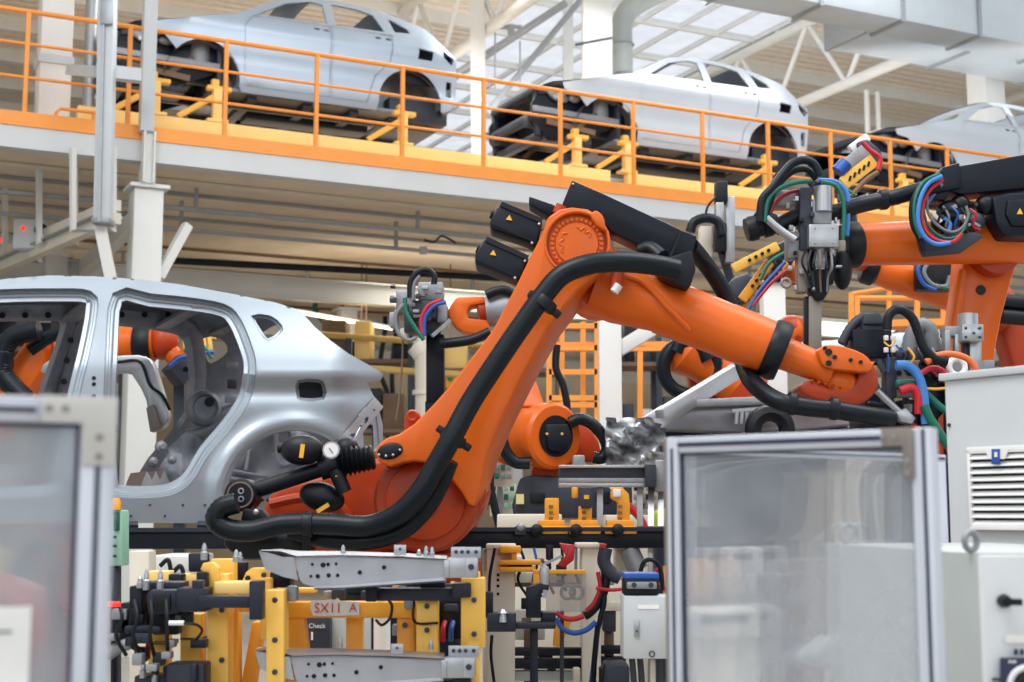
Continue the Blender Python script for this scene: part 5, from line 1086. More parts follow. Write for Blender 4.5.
# ================================================================ grey gripper on background robot, left of the main arm
g5 = thing('welding_robot', 'orange robot wrist with grey gripper and coloured hoses, left of the main link arm', 'robot', P(470, 330, 8.2)); Yg = 8.2
MB().plate([(457, 297), (484, 296), (486, 303), (470, 306), (468, 318), (488, 320), (488, 334), (464, 332), (452, 322), (448, 310)], Yg, .18, curve=2).build('wrist_fork', OR, g5, bev=.02)
MB().tube([P(478, 312, Yg+.08), P(520, 306, Yg+.1)], .075, 20, smooth=False).build('forearm', OR2, g5); MB().lathe(P(486, 311, Yg+.05), (1, 0, .1), [(0, .09), (.12, .11), (.2, .1)], 24).build('collar', SILM, g5)
MB().ell(P(532, 306, Yg+.2), (.1, .1, .1)).build('elbow', OR, g5); MB().bar(P(532, 306, Yg+.3), P(468, 430, Yg+.4), .14, .14).build('link_arm', OR, g5, bev=.02); MB().cyl(P(455, 440, Yg+.4), P(455, 900, Yg+.4), .14).build('base', OR2, g5)
MB().tube([P(x, y, Yg-.05) for x, y in ((486, 295), (496, 291), (505, 290), (515, 294))], .03, 10).build('hose', HOSE, g5)
gp = thing('gripper', 'grey block gripper with green, red and blue hose loops, left of the main link arm', 'gripper', P(425, 310, 8.15))
for x0, y0, x1, y1, Y, th, m in ((418, 282, 443, 300, 8.12, .2, SILM), (412, 300, 436, 318, 8.05, .18, DKG), (396, 290, 414, 312, 8.15, .16, SILM), (437, 303, 447, 322, 8.1, .16, SILM), (404, 312, 440, 332, 8.15, .18, DKG), (389, 312, 398, 327, 8.2, .1, SILM), (400, 328, 408, 338, 8.2, .1, CRM), (426, 334, 444, 402, 8.3, .12, BLKM)):
    rb(x0, y0, x1, y1, Y, th, 'gripper_block', m, gp, .008)
for pts, m, r in (([(404, 304), (396, 315), (398, 332), (408, 340), (416, 338)], GHO, .012), ([(405, 298), (406, 312), (414, 326), (424, 340)], GRN, .013), ([(441, 300), (428, 306), (421, 320), (422, 334)], RED, .012), ([(446, 302), (434, 306), (425, 318), (424, 336)], BLU, .012), ([(410, 298), (411, 282), (418, 272), (428, 270), (434, 276), (434, 284)], HOSE, .018), ([(412, 300), (414, 284), (420, 276)], GHO, .014)):
    MB().tube([P(x, y, 8.0) for x, y in pts], r, 10).build('hose', m, gp)
rq = random.Random(12)
for q in range(24):
    x = 392+rq.uniform(0, 52); y = 284+rq.uniform(0, 50); MB().box(P(x, y, 8.02+rq.uniform(0, .08)), (rq.uniform(.015, .045), .04, rq.uniform(.012, .04))).build('fitting', rq.choice([SILM, DKG, STEEL, BLK, SILM]), gp, bev=.003)
MB().tube([P(440, 344, 8.1), P(470, 340, 8.1), P(490, 332, 8.1)], .03, 14).build('black_tube', HOSE, gp); MB().bar(P(432, 336, 8.0), P(450, 320, 8.05), .02, .02).build('silver_rod', SIL, gp)
for x in (440, 448, 450): MB().bar(P(446, 322, 8.1), P(430, 338, 8.0), .015, .015)
MB().tube([P(x, y, 8.3) for x, y in ((403, 340), (402, 365), (399, 400), (396, 420))], .006, 6).build('hanging_cord', BRN, gp)
MB().bar(P(434, 402, 8.36), P(434, 900, 8.36), .1, .1).build('stand', BLKM, gp)
for k, (x, y, lb) in enumerate(((361, 356, 'pale yellow hose reel with green centre hanging behind the car tail'), (366, 336, 'smaller yellow balancer hanging above the yellow hose reel'), (450, 378, 'yellow hoist motor behind the main link arm'))):
    o = thing('tool_balancer', lb, 'balancer', P(x, y, 22.5), 'hanging tool balancers'); MB().lathe(P(x, y, 22.5), (0, 1, 0), [(0, .10), (.02, .17-.04*(k == 1)), (.15, .17-.04*(k == 1)), (.18, .10)], 24).build('drum', YELD if k == 2 else YCR, o)
    MB().lathe(P(x, y, 22.49), (0, 1, 0), [(0, .05), (.02, .05)], 14).build('hub', GRN, o); p = P(x, y-8, 22.6); MB().cyl(p, (p.x, p.y, 5.6), .012, n=6).build('hanger', BRN, o)
for k, (pts, m, lb) in enumerate((([(315, 303), (316, 312), (322, 320), (330, 330)], GRN, 'dark green cable hanging behind the car roof'), ([(342, 305), (338, 318), (328, 332), (322, 345)], RED, 'red cable hanging behind the car roof'), ([(283, 277), (290, 272), (300, 277), (320, 276)], RED, 'red looped cable on the girder above the foreground car'), ([(262, 276), (290, 278), (330, 282)], BLK, 'black cable bundle on the girder above the foreground car'), ([(385, 330), (380, 370), (388, 400), (386, 470)], HOSE, 'black hose hanging behind the car tail'), ([(395, 338), (392, 380), (396, 425)], HOSE, 'second black hose hanging right of the car tail'))):
    yy_ = M(T(pts[0][0], 8.6, 4.5), 8.6, 0).y; q_ = [P(x, y, yy_) for x, y in pts]; tag(MB().tube(([V((q_[0].x, q_[0].y, 5.2)), q_[0]+V((0, 0, .15))] if k not in (2, 3) else []) + q_, .045, 8).build('hanging_cable', m), lb, 'cable', 'hanging cables')
# robots and structure behind the foreground car, seen through its door openings
r7 = thing('welding_robot', 'orange robot forearm with black collar seen through the rear door opening of the car', 'robot', P(140, 345, 10.4)); Yq = 10.6
MB().tube([P(60, 352, Yq), P(100, 346, Yq), P(155, 342, Yq)], .14, 22, smooth=False).build('forearm', OR, r7); MB().lathe(P(136, 344, Yq), (1, 0, 0), [(0, .155), (.03, .17), (.10, .17), (.13, .155)], 26).build('collar', BLK, r7)
MB().ell(P(163, 342, Yq), (.12, .12, .14)).build('wrist', OR2, r7); MB().tube([P(165, 345, Yq), P(180, 360, Yq), P(196, 345, Yq)], .07, 12).build('wrist_fork', OR, r7)
MB().tube([P(x, y, 10.3) for x, y in ((30, 350), (48, 338), (72, 326), (80, 336), (76, 352))], .05, 14).build('hose', HOSE, r7)
MB().cyl(P(62, 360, Yq+.6), P(62, 700, Yq+.6), .16).build('base', OR2, r7); MB().bar(P(64, 352, Yq), P(62, 362, Yq+.6), .16, .16).build('elbow', OR2, r7)
r8 = thing('welding_robot', 'orange robot shoulder with thick black hose behind the front door opening of the car', 'robot', P(10, 350, 10.2))
MB().plate([(-40, 400), (0, 372), (22, 345), (30, 335), (44, 345), (40, 372), (20, 400), (-10, 440), (-40, 460)], 10.3, .3, curve=2).build('link_arm', OR, r8, bev=.03)
MB().tube([P(x, y, 10.15) for x, y in ((-30, 380), (0, 372), (4, 350), (12, 338), (28, 332), (40, 330))], .075, 16, corr=.03, pitch=.03).build('hose', HOSE, r8); MB().tube([P(x, y, 10.1) for x, y in ((4, 352), (2, 372), (14, 388), (26, 400))], .075, 16, corr=.03, pitch=.03).build('hose', HOSE, r8)
MB().cyl(P(-40, 440, 10.45), P(-40, 740, 10.45), .2).build('base', OR2, r8)
yg = thing('gripper', 'yellow comb gripper with coloured hoses seen through the far quarter window of the car', 'gripper', P(205, 345, 10.4))
for i in range(6): MB().bar(P(184+i*5, 334, 10.4), P(186+i*5, 350, 10.4), .025, .05).build('finger', YEL, yg, bev=.004)
MB().bar(P(180, 333, 10.45), P(216, 336, 10.45), .06, .05).build('bar', YEL, yg, bev=.006)
for pts, m in (([(184, 352), (192, 344), (205, 348), (212, 358)], GRN), ([(186, 356), (196, 348), (206, 354)], RED), ([(170, 366), (180, 358), (190, 356)], BLU), ([(190, 346), (200, 352), (214, 352)], BLU)): MB().tube([P(x, y, 10.3) for x, y in pts], .016, 8).build('hose', m, yg)
MB().bar(P(172, 378, 10.4), P(188, 362, 10.5), .14, .16).build('dark_block', DKG, yg, bev=.01); MB().bar(P(180, 378, 10.6), P(180, 700, 10.6), .08, .08).build('stand', DKG, yg)
# ================================================================ right-hand robot and its equipment
YR = 7.0
rr = thing('welding_robot', 'orange robot at right with level forearm, black tray and looped coloured hoses', 'robot', P(980, 380, YR))
fa_, fb_ = P(852, 245, YR-.1), P(1050, 238, YR+.1); dd = fb_-fa_; L = dd.length
MB().lathe(fa_, dd, [(0, .095), (.04, .105), (L*.3, .112), (L*.65, .12), (L*.9, .13), (L, .12)], 32).build('forearm', OR, rr, ang=40)
MB().lathe(fa_-dd.normalized()*.03, dd, [(-.03, .10), (0, .118), (.05, .118), (.06, .105)], 30).build('collar', BLK, rr)
MB().plate([(964, 250), (1016, 250), (1018, 262), (1012, 280), (1002, 318), (996, 350), (992, 400), (940, 400), (948, 360), (956, 320), (961, 285)], YR+.15, .22).build('link_arm', OR, rr, bev=.02)
MB().tube([P(963, 270, YR+.13), P(955, 325, YR+.13), P(943, 390, YR+.13)], .022, 10).build('arm_edge', OR, rr)
MB().lathe(P(981, 290, YR+.145), (0, 1, 0), [(0, .026), (.01, .026)], 20).build('arm_hole', BLK, rr)
MB().lathe(P(998, 250, YR+.05), (0, 1, 0), [(0, .12), (.3, .14)], 28).build('elbow', OR2, rr); MB().plate([(985, 250), (1012, 248), (1010, 262), (1000, 270), (990, 262)], YR+.1, .1).build('elbow_lug', OR2, rr, bev=.015)
MB().cyl(P(965, 390, YR+.3), V((P(965, 390, YR+.3).x, YR+.3, 0)), .25).build('base', OR2, rr)
tr = MB().plate([(946, 168), (1060, 148), (1060, 185), (962, 194), (946, 190)], YR-.2, .18).build('cable_tray', BLKM, rr, bev=.008)
MB().plate([(942, 167), (960, 162), (962, 188), (940, 192), (936, 182)], YR-.22, .2).build('tray_end', BLKM, rr, bev=.01)
MB().plate([(930, 188), (952, 190), (946, 200), (932, 200)], YR-.2, .12).build('tray_foot', BLK, rr, bev=.008)
mt = MB().plate([(992, 196), (1010, 192), (1040, 190), (1040, 236), (1004, 236), (996, 222)], YR-.22, .2).build('drive_motor', BLKM, rr, bev=.02)
MB().plate([(1008, 200), (1040, 198), (1040, 226), (1012, 226), (1006, 214)], YR-.24, .03).build('motor_cover', BLKM, mt, bev=.008); MB().prism([P(1017, 214, YR-.25), P(1023, 214, YR-.25), P(1020, 208, YR-.25)], (0, .004, 0)).build('warning_triangle', YST, mt)
MB().plate([(918, 235), (975, 232), (985, 236), (962, 252), (925, 256), (922, 250)], YR-.26, .05).build('hose_plate', DKG, rr, bev=.006)
for k, (x, y, rx, m) in enumerate(((950, 214, .07, BLK), (975, 222, .05, DKG), (940, 222, .045, BLK), (960, 205, .05, BLK), (935, 245, .04, BLK), (985, 205, .05, BLK))): MB().ell(P(x, y, YR-.16), (rx, .05, rx)).build('connector', m, rr)
MB().cyl(P(931, 212, YR-.26), P(941, 222, YR-.26), .012).build('silver_plug', WPL, rr)
rq = random.Random(5)
for q in range(16):
    x = 936+rq.uniform(0, 46); y = 204+rq.uniform(0, 34); MB().box(P(x, y, YR-.22-rq.uniform(0, .04)), (rq.uniform(.012, .035), .03, rq.uniform(.012, .03)), R=Matrix.Rotation(rq.uniform(-.6, .6), 3, 'Y')).build('connector', rq.choice([BLK, DKG, BLK, SILM, BLKM]), rr, bev=.003)
for q in range(5):
    x = 934+q*9; MB().tube([P(x, 205+q, YR-.26), P(x+6, 214+3*(q % 2), YR-.28), P(x+3, 226, YR-.26), P(x+10, 234-q, YR-.24)], .006, 6).build('thin_cable', (BLK, GHO, BLU, BLK, RED)[q], rr)
for k, (pts, m, r) in enumerate((
    ([(942, 176), (928, 184), (920, 200), (918, 220), (924, 236), (936, 244), (950, 243)], LBL, .014), ([(940, 174), (924, 182), (915, 200), (915, 222), (921, 238)], GRN, .013),
    ([(943, 180), (930, 190), (922, 208), (924, 228), (936, 240), (952, 242), (962, 234)], RED, .013), ([(942, 172), (922, 184), (912, 202), (912, 224), (920, 240), (924, 252)], HOSE, .014),
    ([(925, 192), (924, 212), (930, 228), (944, 238), (958, 236), (966, 226)], GRN, .009), ([(927, 196), (928, 212), (936, 224), (950, 232), (962, 228), (968, 216), (966, 206)], GHO, .010), ([(944, 218), (950, 224), (948, 234)], LBL, .013), ([(942, 184), (934, 194), (926, 205)], LBL, .012))):
    o = MB().tube([P(x, y, YR-.34+.012*k) for x, y in pts], r*.78, 10).build('coloured_hose', m, rr)
o = MB().tube([P(938, 186, YR-.25), P(920, 190, YR-.25), P(895, 197, YR-.25), P(860, 205, YR-.3), P(835, 212, YR-.3), P(800, 216, YR-.3), P(775, 228, YR-.3)], .040, 16).build('cable_conduit', HOSE); tag(o, 'black rigid cable conduit running left from the right-hand robot tray', 'conduit')
for x, y in ((888, 199), (852, 207)): MB().lathe(P(x, y, YR-.26), (-1, 0, -.1), [(0, .044), (.01, .052), (.04, .052), (.05, .044)], 22).build('conduit_joint', HOSE, o)
o = MB().lathe(P(746, 230, YR-.32), V((1, 0, .25)), [(0, .055), (.02, .062), (.05, .062), (.055, .05), (.08, .05), (.085, .062), (.12, .060), (.16, .04)], 24).build('hose_end_joint', BLK, None, ang=30); tag(o, 'round black ribbed hose end joint at the left of the upper welding head', 'hose fitting')
# second right robot behind
r9 = thing('welding_robot', 'second orange robot arm behind and below the right-hand forearm, with its own looped hoses', 'robot', P(950, 300, 9.0))
MB().lathe(P(868, 268, 8.9), P(975, 302, 9.1)-P(868, 268, 8.9), [(0, .085), (.25, .10), (.5, .105), (.75, .12), (.82, .1)], 26).build('forearm', OR, r9); MB().lathe(P(862, 266, 8.9), V((1, 0, -.3)), [(0, .09), (.02, .11), (.08, .11), (.1, .09)], 26).build('collar', BLK, r9)
MB().ell(P(985, 306, 9.2), (.2, .2, .2)).build('elbow', OR2, r9); MB().bar(P(1000, 300, 9.3), P(1040, 420, 9.3), .25, .2).build('link_arm', OR2, r9, bev=.03); MB().cyl(P(1040, 420, 9.4), P(1040, 900, 9.4), .25).build('base', OR2, r9)
rb(918, 258, 960, 290, 8.75, .12, 'black_hose_box', BLK, r9, .02)
for pts, m in (([(925, 258), (918, 270), (924, 284), (936, 290)], BLU), ([(930, 260), (924, 272), (932, 284), (946, 286), (950, 276)], GHO), ([(938, 286), (950, 288), (958, 280)], GRN)): MB().tube([P(x, y, 8.68) for x, y in pts], .014, 8).build('coloured_hose', m, r9)
for x, y in ((1002, 301), (1001, 316)): MB().cyl(P(x, y, 8.9), P(x+24, y+2, 8.9), .05).build('gas_bottle', BLK, r9)
# upper welding head
wh = thing('spot_welder', 'upper grey welding head with silver motor box and hoses, between the two right robots', 'welding head', P(823, 270, 6.7)); YW = 6.6
rb(809, 224, 839, 247, YW-.02, .14, 'motor_box', SIL, wh, .006); rb(813, 198, 832, 224, YW+.02, .12, 'motor_body', SILM, wh, .008); MB().cyl(P(823, 212, YW+.03), P(823, 187, YW+.03), .044, n=26).build('motor_cap', SIL, wh)
rb(800, 187, 812, 250, YW+.03, .12, 'mount_plate', DKG, wh, .005); rb(788, 232, 801, 258, YW+.05, .1, 'side_block', SILM, wh, .006); rb(776, 190, 802, 206, YW+.12, .12, 'rear_block', SILM, wh, .01)
MB().cyl(P(820, 248, YW+.04), P(820, 270, YW+.04), .028).build('spindle', SIL, wh); MB().cyl(P(820, 262, YW+.04), P(820, 268, YW+.04), .036).build('spindle_collar', SILM, wh)
rb(798, 250, 808, 292, YW+.04, .08, 'guide_arm', TAUPE, wh); rb(808, 248, 816, 276, YW+.1, .08, 'dark_core', BLK, wh); rb(826, 246, 834, 284, YW+.1, .06, 'dark_core', BLK, wh)
MB().plate([(812, 270), (828, 270), (830, 290), (824, 300), (816, 300), (810, 290)], YW+.02, .1).build('electrode_body', BLK, wh, bev=.01)
rb(809, 296, 822, 356, YW+.05, .06, 'lower_arm', TAUPE, wh); rb(805, 296, 809, 352, YW+.06, .05, 'lower_arm_edge', BLKM, wh)
MB().torus(P(786, 283, YW), (0, 1, 0), .02, .008).build('tip_ring', TAUPE, wh); MB().tube([P(766, 218, YW), P(780, 230, YW), P(795, 240, YW)], .02, 10).build('rod', SIL, wh)
rb(838, 240, 846, 251, YW, .04, 'brass_fitting', TAUPE, wh); MB().ell(P(842, 268, YW+.2), (.05, .05, .11)).build('dark_cover', BLK, wh)
rq = random.Random(8)
for q in range(22):
    x = rq.choice([790, 797, 804, 812, 832, 838])+rq.uniform(-3, 3); y = 196+rq.uniform(0, 95); MB().box(P(x, y, YW+rq.uniform(-.01, .05)), (rq.uniform(.01, .03), .03, rq.uniform(.01, .035))).build('fitting', rq.choice([DKG, SILM, BLK, SIL, TAUPE, BLK]), wh, bev=.003)
for q in range(6): MB().tube([P(806+q*5, 250, YW+.0), P(802+q*6, 262+q, YW-.03), P(808+q*4, 276, YW), P(812+q*3, 292, YW+.02)], .006, 6).build('thin_cable', (BLK, DKG, BLK, BRN, BLK, GHO)[q], wh)
for i, (x, y) in enumerate(((815, 228), (833, 228), (815, 243), (833, 243))): MB().ell(P(x, y, YW-.025), (.004, .004, .004)).build('screw', STEEL, wh)
for k, (pts, m, r, lb) in enumerate((
    ([(764, 222), (768, 200), (780, 188), (798, 182), (812, 181)], GRN, .012, 'teal hose arching from the left over the upper welding head'),
    ([(822, 182), (836, 186), (843, 200), (844, 222), (842, 242)], GRN, .011, 'teal hose curving down the right of the upper welding head'),
    ([(818, 180), (836, 182), (847, 194), (848, 215), (847, 236)], LBL, .012, 'light blue hose curving down the right of the upper welding head'),
    ([(760, 222), (762, 200), (772, 188), (782, 175), (792, 164), (804, 160), (814, 164), (820, 176)], HOSE, .020, 'black hose arch over the upper welding head'),
    ([(766, 215), (774, 192), (784, 178), (796, 170), (808, 170), (816, 180)], HOSE, .016, 'inner black hose arch over the upper welding head'),
    ([(770, 214), (776, 202), (786, 194), (800, 190)], RED, .009, 'thin red hose beside the teal hose at the upper welding head'))):
    tag(MB().tube([P(x, y, YW-.02+.05*(k % 3)) for x, y in pts], r, 12, corr=.03 if m is HOSE else 0, pitch=.02).build('welding_hose', m), lb, 'hose', 'welding hoses')
tg = thing('tip_dresser_cluster', 'black connector cluster inside the black hose arches', 'connector', P(765, 205, 6.75))
for i in range(7): MB().box(P(759+i*3.4, 213-i*6.2, 6.68), (.045, .05, .03), R=Matrix.Rotation(-.9+i*.1, 3, 'Y')).build('link', BLK, tg, bev=.006)
# yellow grippers either side
yy = thing('gripper', 'yellow slotted gripper arms pointing down left, left of the upper welding head', 'gripper', P(755, 270, 7.2))
for k, (a, b_, w_) in enumerate((((733, 269), (778, 246), .05), ((742, 300), (770, 262), .05), ((758, 296), (786, 262), .035), ((738, 312), (756, 284), .04))):
    A, B = P(*a, 7.15+.04*k), P(*b_, 7.15+.04*k); MB().bar(A, B, .03, w_).build('slotted_arm', YEL if k == 0 else YELD, yy, bev=.004)
    for q in range(4):
        p = A.lerp(B, .35+q*.14); MB().cyl(p+V((0, -.02, 0)), p+V((0, -.03, 0)), .009).build('slot_hole', BLK, yy)
rq = random.Random(21)
for q in range(22):
    u = rq.random(); x = 734+u*56+rq.uniform(-5, 5); y = 306-u*52+rq.uniform(-8, 8); MB().box(P(x, y, 7.22+rq.uniform(0, .1)), (rq.uniform(.015, .05), .04, rq.uniform(.012, .04)), R=Matrix.Rotation(rq.uniform(-.8, .8), 3, 'Y')).build('fitting', rq.choice([BLK, DKG, NAVY, BRN, SILM, BLK]), yy, bev=.003)
MB().plate([(732, 278), (748, 272), (760, 282), (752, 298), (736, 306), (728, 296)], 7.4, .2).build('dark_body', DKG, yy, bev=.02); MB().plate([(770, 246), (790, 238), (796, 258), (786, 276), (772, 270)], 7.3, .15).build('joint_block', NAVY, yy, bev=.02)
for pts, m in (([(745, 316), (760, 290), (785, 262)], BLU), ([(752, 306), (772, 282), (790, 268)], RED), ([(760, 280), (770, 262), (790, 250)], GRN)): MB().tube([P(x, y, 7.1) for x, y in pts], .010, 8).build('hose', m, yy)
MB().ell(P(792, 272, 7.5), (.07, .06, .06)).build('orange_wrist', OR, yy); MB().tube([P(795, 275, 7.6), P(830, 262, 7.9), P(860, 262, 8.8)], .06, 12).build('carrying_arm', OR2, yy)
yz = thing('gripper', 'yellow slotted gripper with blue motor, in front of the deck railing right of centre', 'gripper', P(858, 185, 7.6))
A, B = P(843, 184, 7.5), P(874, 160, 7.5); MB().bar(A, B, .03, .075).build('slotted_arm', YEL, yz, bev=.004)
for q in range(5): p = A.lerp(B, .2+q*.15); MB().box(p+V((0, -.018, 0)), (.012, .004, .03), R=Matrix.Rotation(.3, 3, 'Y')).build('slot', BLK, yz)
MB().bar(P(838, 172, 7.6), P(868, 148, 7.6), .06, .07).build('grey_slide', SILM, yz, bev=.006); MB().cyl(P(838, 172, 7.5), P(846, 163, 7.5), .04).build('blue_motor', BLU, yz)
MB().plate([(856, 142), (868, 138), (882, 150), (884, 168), (876, 176), (864, 160)], 7.65, .15).build('dark_head', DKG, yz, bev=.02); MB().bar(P(850, 150, 7.7), P(868, 137, 7.7), .05, .05).build('white_arm', WPL, yz, bev=.01)
for pts, m in (([(862, 142), (870, 150), (880, 158), (878, 170)], RED), ([(842, 190), (850, 196), (866, 180), (878, 172)], BRN), ([(836, 186), (846, 190), (856, 196)], GRN)): MB().tube([P(x, y, 7.45) for x, y in pts], .014, 8).build('hose', m, yz)
MB().tube([P(846, 196, 7.6), P(850, 230, 7.9), P(860, 262, 8.8)], .05, 12).build('carrying_arm', DKG, yz)
# small head left of those, over the forearm
sm = thing('spot_welder', 'small silver welding head with dark top and drooping hose, above the main forearm', 'welding head', P(720, 240, 9.0))
rb(716, 181, 728, 202, 8.9, .1, 'dark_motor', BLK, sm, .006); rb(716, 202, 724, 222, 8.9, .1, 'silver_tube', SIL, sm, .006); rb(726, 196, 735, 262, 8.95, .1, 'clear_rail', SIL, sm, .006); rb(700, 226, 712, 258, 9.0, .1, 'white_frame', CRM, sm, .006); rb(715, 222, 727, 250, 8.9, .1, 'black_joint', BLK, sm, .01)
MB().tube([P(x, y, 8.85) for x, y in ((690, 232), (694, 222), (706, 218), (718, 222), (722, 236))], .032, 12, corr=.03, pitch=.03).build('hose', HOSE, sm); MB().tube([P(x, y, 8.85) for x, y in ((705, 218), (708, 206), (716, 197))], .008, 8).build('thin_hose', BLK, sm)
MB().tube([P(722, 252, 9.0), P(733, 290, 9.3), P(745, 352, 11.0)], .03, 12).build('carrying_arm', DKG, sm)
# lower welding head (right of the main wrist)
wl_ = thing('spot_welder', 'large dark welding head with manifold block and hoses, right of the main robot wrist', 'welding head', P(895, 400, 6.0)); YL = 5.9
rb(853, 329, 892, 358, YL+.05, .16, 'black_block', BLKM, wl_, .006); MB().plate([(864, 313), (880, 312), (884, 320), (886, 330), (862, 331)], YL+.05, .13).build('motor', DKG, wl_, bev=.01); rb(864, 322, 886, 325, YL+.04, .14, 'motor_rib', BLK, wl_)
MB().tube([P(x, y, YL+.1) for x, y in ((842, 344), (848, 332), (856, 322), (866, 316))], .022, 12, corr=.06, pitch=.02).build('left_conduit', DKG, wl_)
rb(886, 357, 897, 398, YL, .08, 'edge_plate', DKG, wl_); mf = rb(893, 360, 921, 396, YL+.01, .10, 'manifold', TAUPE, wl_, .005)
mh = MB()
for i, (x, y) in enumerate(((899, 373), (909, 373), (917, 373), (899, 366), (909, 366), (899, 388), (909, 388))): mh.lathe(P(x, y, YL+.005), (0, 1, 0), [(0, .012 if y == 373 else .006), (.01, .01)], 14)
mh.build('ports', BLK, mf)
for x, y in ((886, 338), (886, 350), (893, 350), (893, 338)): MB().box(P(x, y, YL-.01), (.018, .02, .022)).build('white_connector', WPL, wl_, bev=.003)
for pts, m in (([(884, 342), (890, 346), (896, 340)], YEL), ([(888, 354), (889, 362), (888, 372)], BLU), ([(896, 345), (902, 352), (908, 350)], BLU)): MB().tube([P(x, y, YL-.02) for x, y in pts], .004, 6).build('wire', m, wl_)
rb(895, 350, 945, 362, YL+.15, .12, 'cross_slide', DKG, wl_, .01); rb(900, 398, 940, 470, YL+.25, .2, 'dark_body', BLK, wl_, .02); MB().plate([(858, 405), (880, 385), (896, 398), (900, 470), (862, 470)], YL+.3, .2).build('dark_bracket', BLK, wl_, bev=.02)
MB().plate([(920, 362), (948, 358), (946, 410), (922, 440)], YL+.2, .15).build('dark_spine', BLKM, wl_, bev=.01)
rq = random.Random(9)
for q in range(26):
    x = 852+rq.uniform(0, 95); y = 352+rq.uniform(0, 70)
    MB().box(P(x, y, YL+.02+rq.uniform(.0, .12)), (rq.uniform(.015, .05), .05, rq.uniform(.012, .05)), R=Matrix.Rotation(rq.uniform(-.4, .4), 3, 'Y')).build('fitting', rq.choice([BLK, DKG, SILM, BLKM, BLK, TAUPE]), wl_, bev=.003)
for q in range(5): MB().tube([P(900+q*8, 348, YL+.0), P(906+q*8, 356+q, YL-.03), P(902+q*9, 366, YL-.02), P(915+q*7, 378-q, YL+.02)], .006, 6).build('thin_cable', (BLK, YELD, BLK, RED, GHO)[q], wl_)
rd_ = MB().cyl(P(877, 391, YL-.08), P(905, 417, YL-.08), .014).build('silver_rod', SIL, wl_); MB().plate([(896, 412), (906, 408), (916, 418), (912, 424), (902, 422)], YL-.1, .06).build('rod_clevis', SIL, wl_, bev=.004); MB().bar(P(872, 372, YL-.02), P(884, 404, YL-.02), .015, .015).build('linkage', DKG, wl_); MB().bar(P(884, 372, YL), P(878, 360, YL), .02, .02).build('linkage', DKG, wl_)
rb(873, 470, 950, 900, YL+.3, .2, 'stand', DKG, wl_)
for k, (pts, m, r, lb) in enumerate((
    ([(887, 330), (888, 318), (893, 311), (902, 310), (912, 318), (918, 332), (924, 348), (934, 358), (948, 362)], HOSE, .020, 'black hose arching over the lower welding head'),
    ([(896, 365), (908, 366), (918, 376), (923, 392), (926, 424)], LBL, .020, 'thick light blue hose dropping from the manifold'),
    ([(896, 384), (912, 383), (924, 392), (938, 405), (950, 414)], GRN, .016, 'upper green hose leaving the manifold towards the tall cabinet'),
    ([(924, 405), (930, 418), (938, 430), (948, 446)], GRN, .018, 'lower green hose dropping beside the light blue hose'),
    ([(900, 391), (912, 388), (918, 396), (919, 414)], RED, .019, 'short thick red hose under the manifold'),
    ([(920, 374), (932, 368), (944, 372), (948, 384)], RED, .012, 'thin dark red hose right of the manifold'),
    ([(926, 362), (936, 356), (950, 354), (966, 358), (975, 368), (974, 378)], ORH, .014, 'orange hose loop around the white ring'),
    ([(920, 388), (935, 389), (948, 388)], YELD, .006, 'thin yellow wire behind the manifold'),
    ([(912, 424), (924, 432), (940, 440), (950, 452)], RED, .010, 'thin red hose low beside the tall cabinet'))):
    tag(MB().tube([P(x, y, YL-.12+.03*(k % 3)) for x, y in pts], r, 12, corr=.03 if m is HOSE else 0, pitch=.02).build('welding_hose', m), lb, 'hose', 'welding hoses')
o = tag(MB().torus(P(957, 367, 5.9), (.15, -1, .1), .035, .013, 32, 12).build('white_ring', WPL), 'thick white ring above the top edge of the tall cabinet', 'ring')
su = thing('pneumatic_cylinder', 'silver pneumatic cylinder unit with block head above the tall cabinet', 'cylinder', P(968, 370, 6.0)); YS = 6.0
MB().cyl(P(968, 328, YS), P(968, 314, YS), .042, n=26).build('cap', SIL, su); rb(962, 324, 984, 341, YS-.06, .12, 'block_head', SIL, su, .006); rb(945, 326, 962, 336, YS-.02, .08, 'side_arm', SILM, su, .006); rb(945, 330, 951, 352, YS-.03, .05, 'post', STEEL, su); rb(955, 334, 960, 352, YS-.03, .04, 'rod', SIL, su); rb(970, 341, 982, 372, YS, .08, 'barrel', SIL, su, .004); rb(964, 341, 970, 370, YS+.02, .05, 'rod_gap', DKG, su)
rb(940, 360, 995, 376, YS+.02, .08, 'base_plate', SILM, su, .006); rb(950, 376, 985, 900, YS+.03, .1, 'stand', DKG, su)
for x, y in ((966, 328), (980, 328), (966, 337), (980, 337), (974, 333)): MB().ell(P(x, y, YS-.065), (.006, .004, .006)).build('bolt', DKG, su)
o = tag(MB().tube([P(x, y, 6.1) for x, y in ((908, 356), (912, 336), (918, 326), (928, 328), (932, 340), (938, 358))], .035, 14, corr=.05, pitch=.03).build('welding_hose', GHO), 'thick grey ribbed hose behind the lower welding head', 'hose', 'welding hoses')
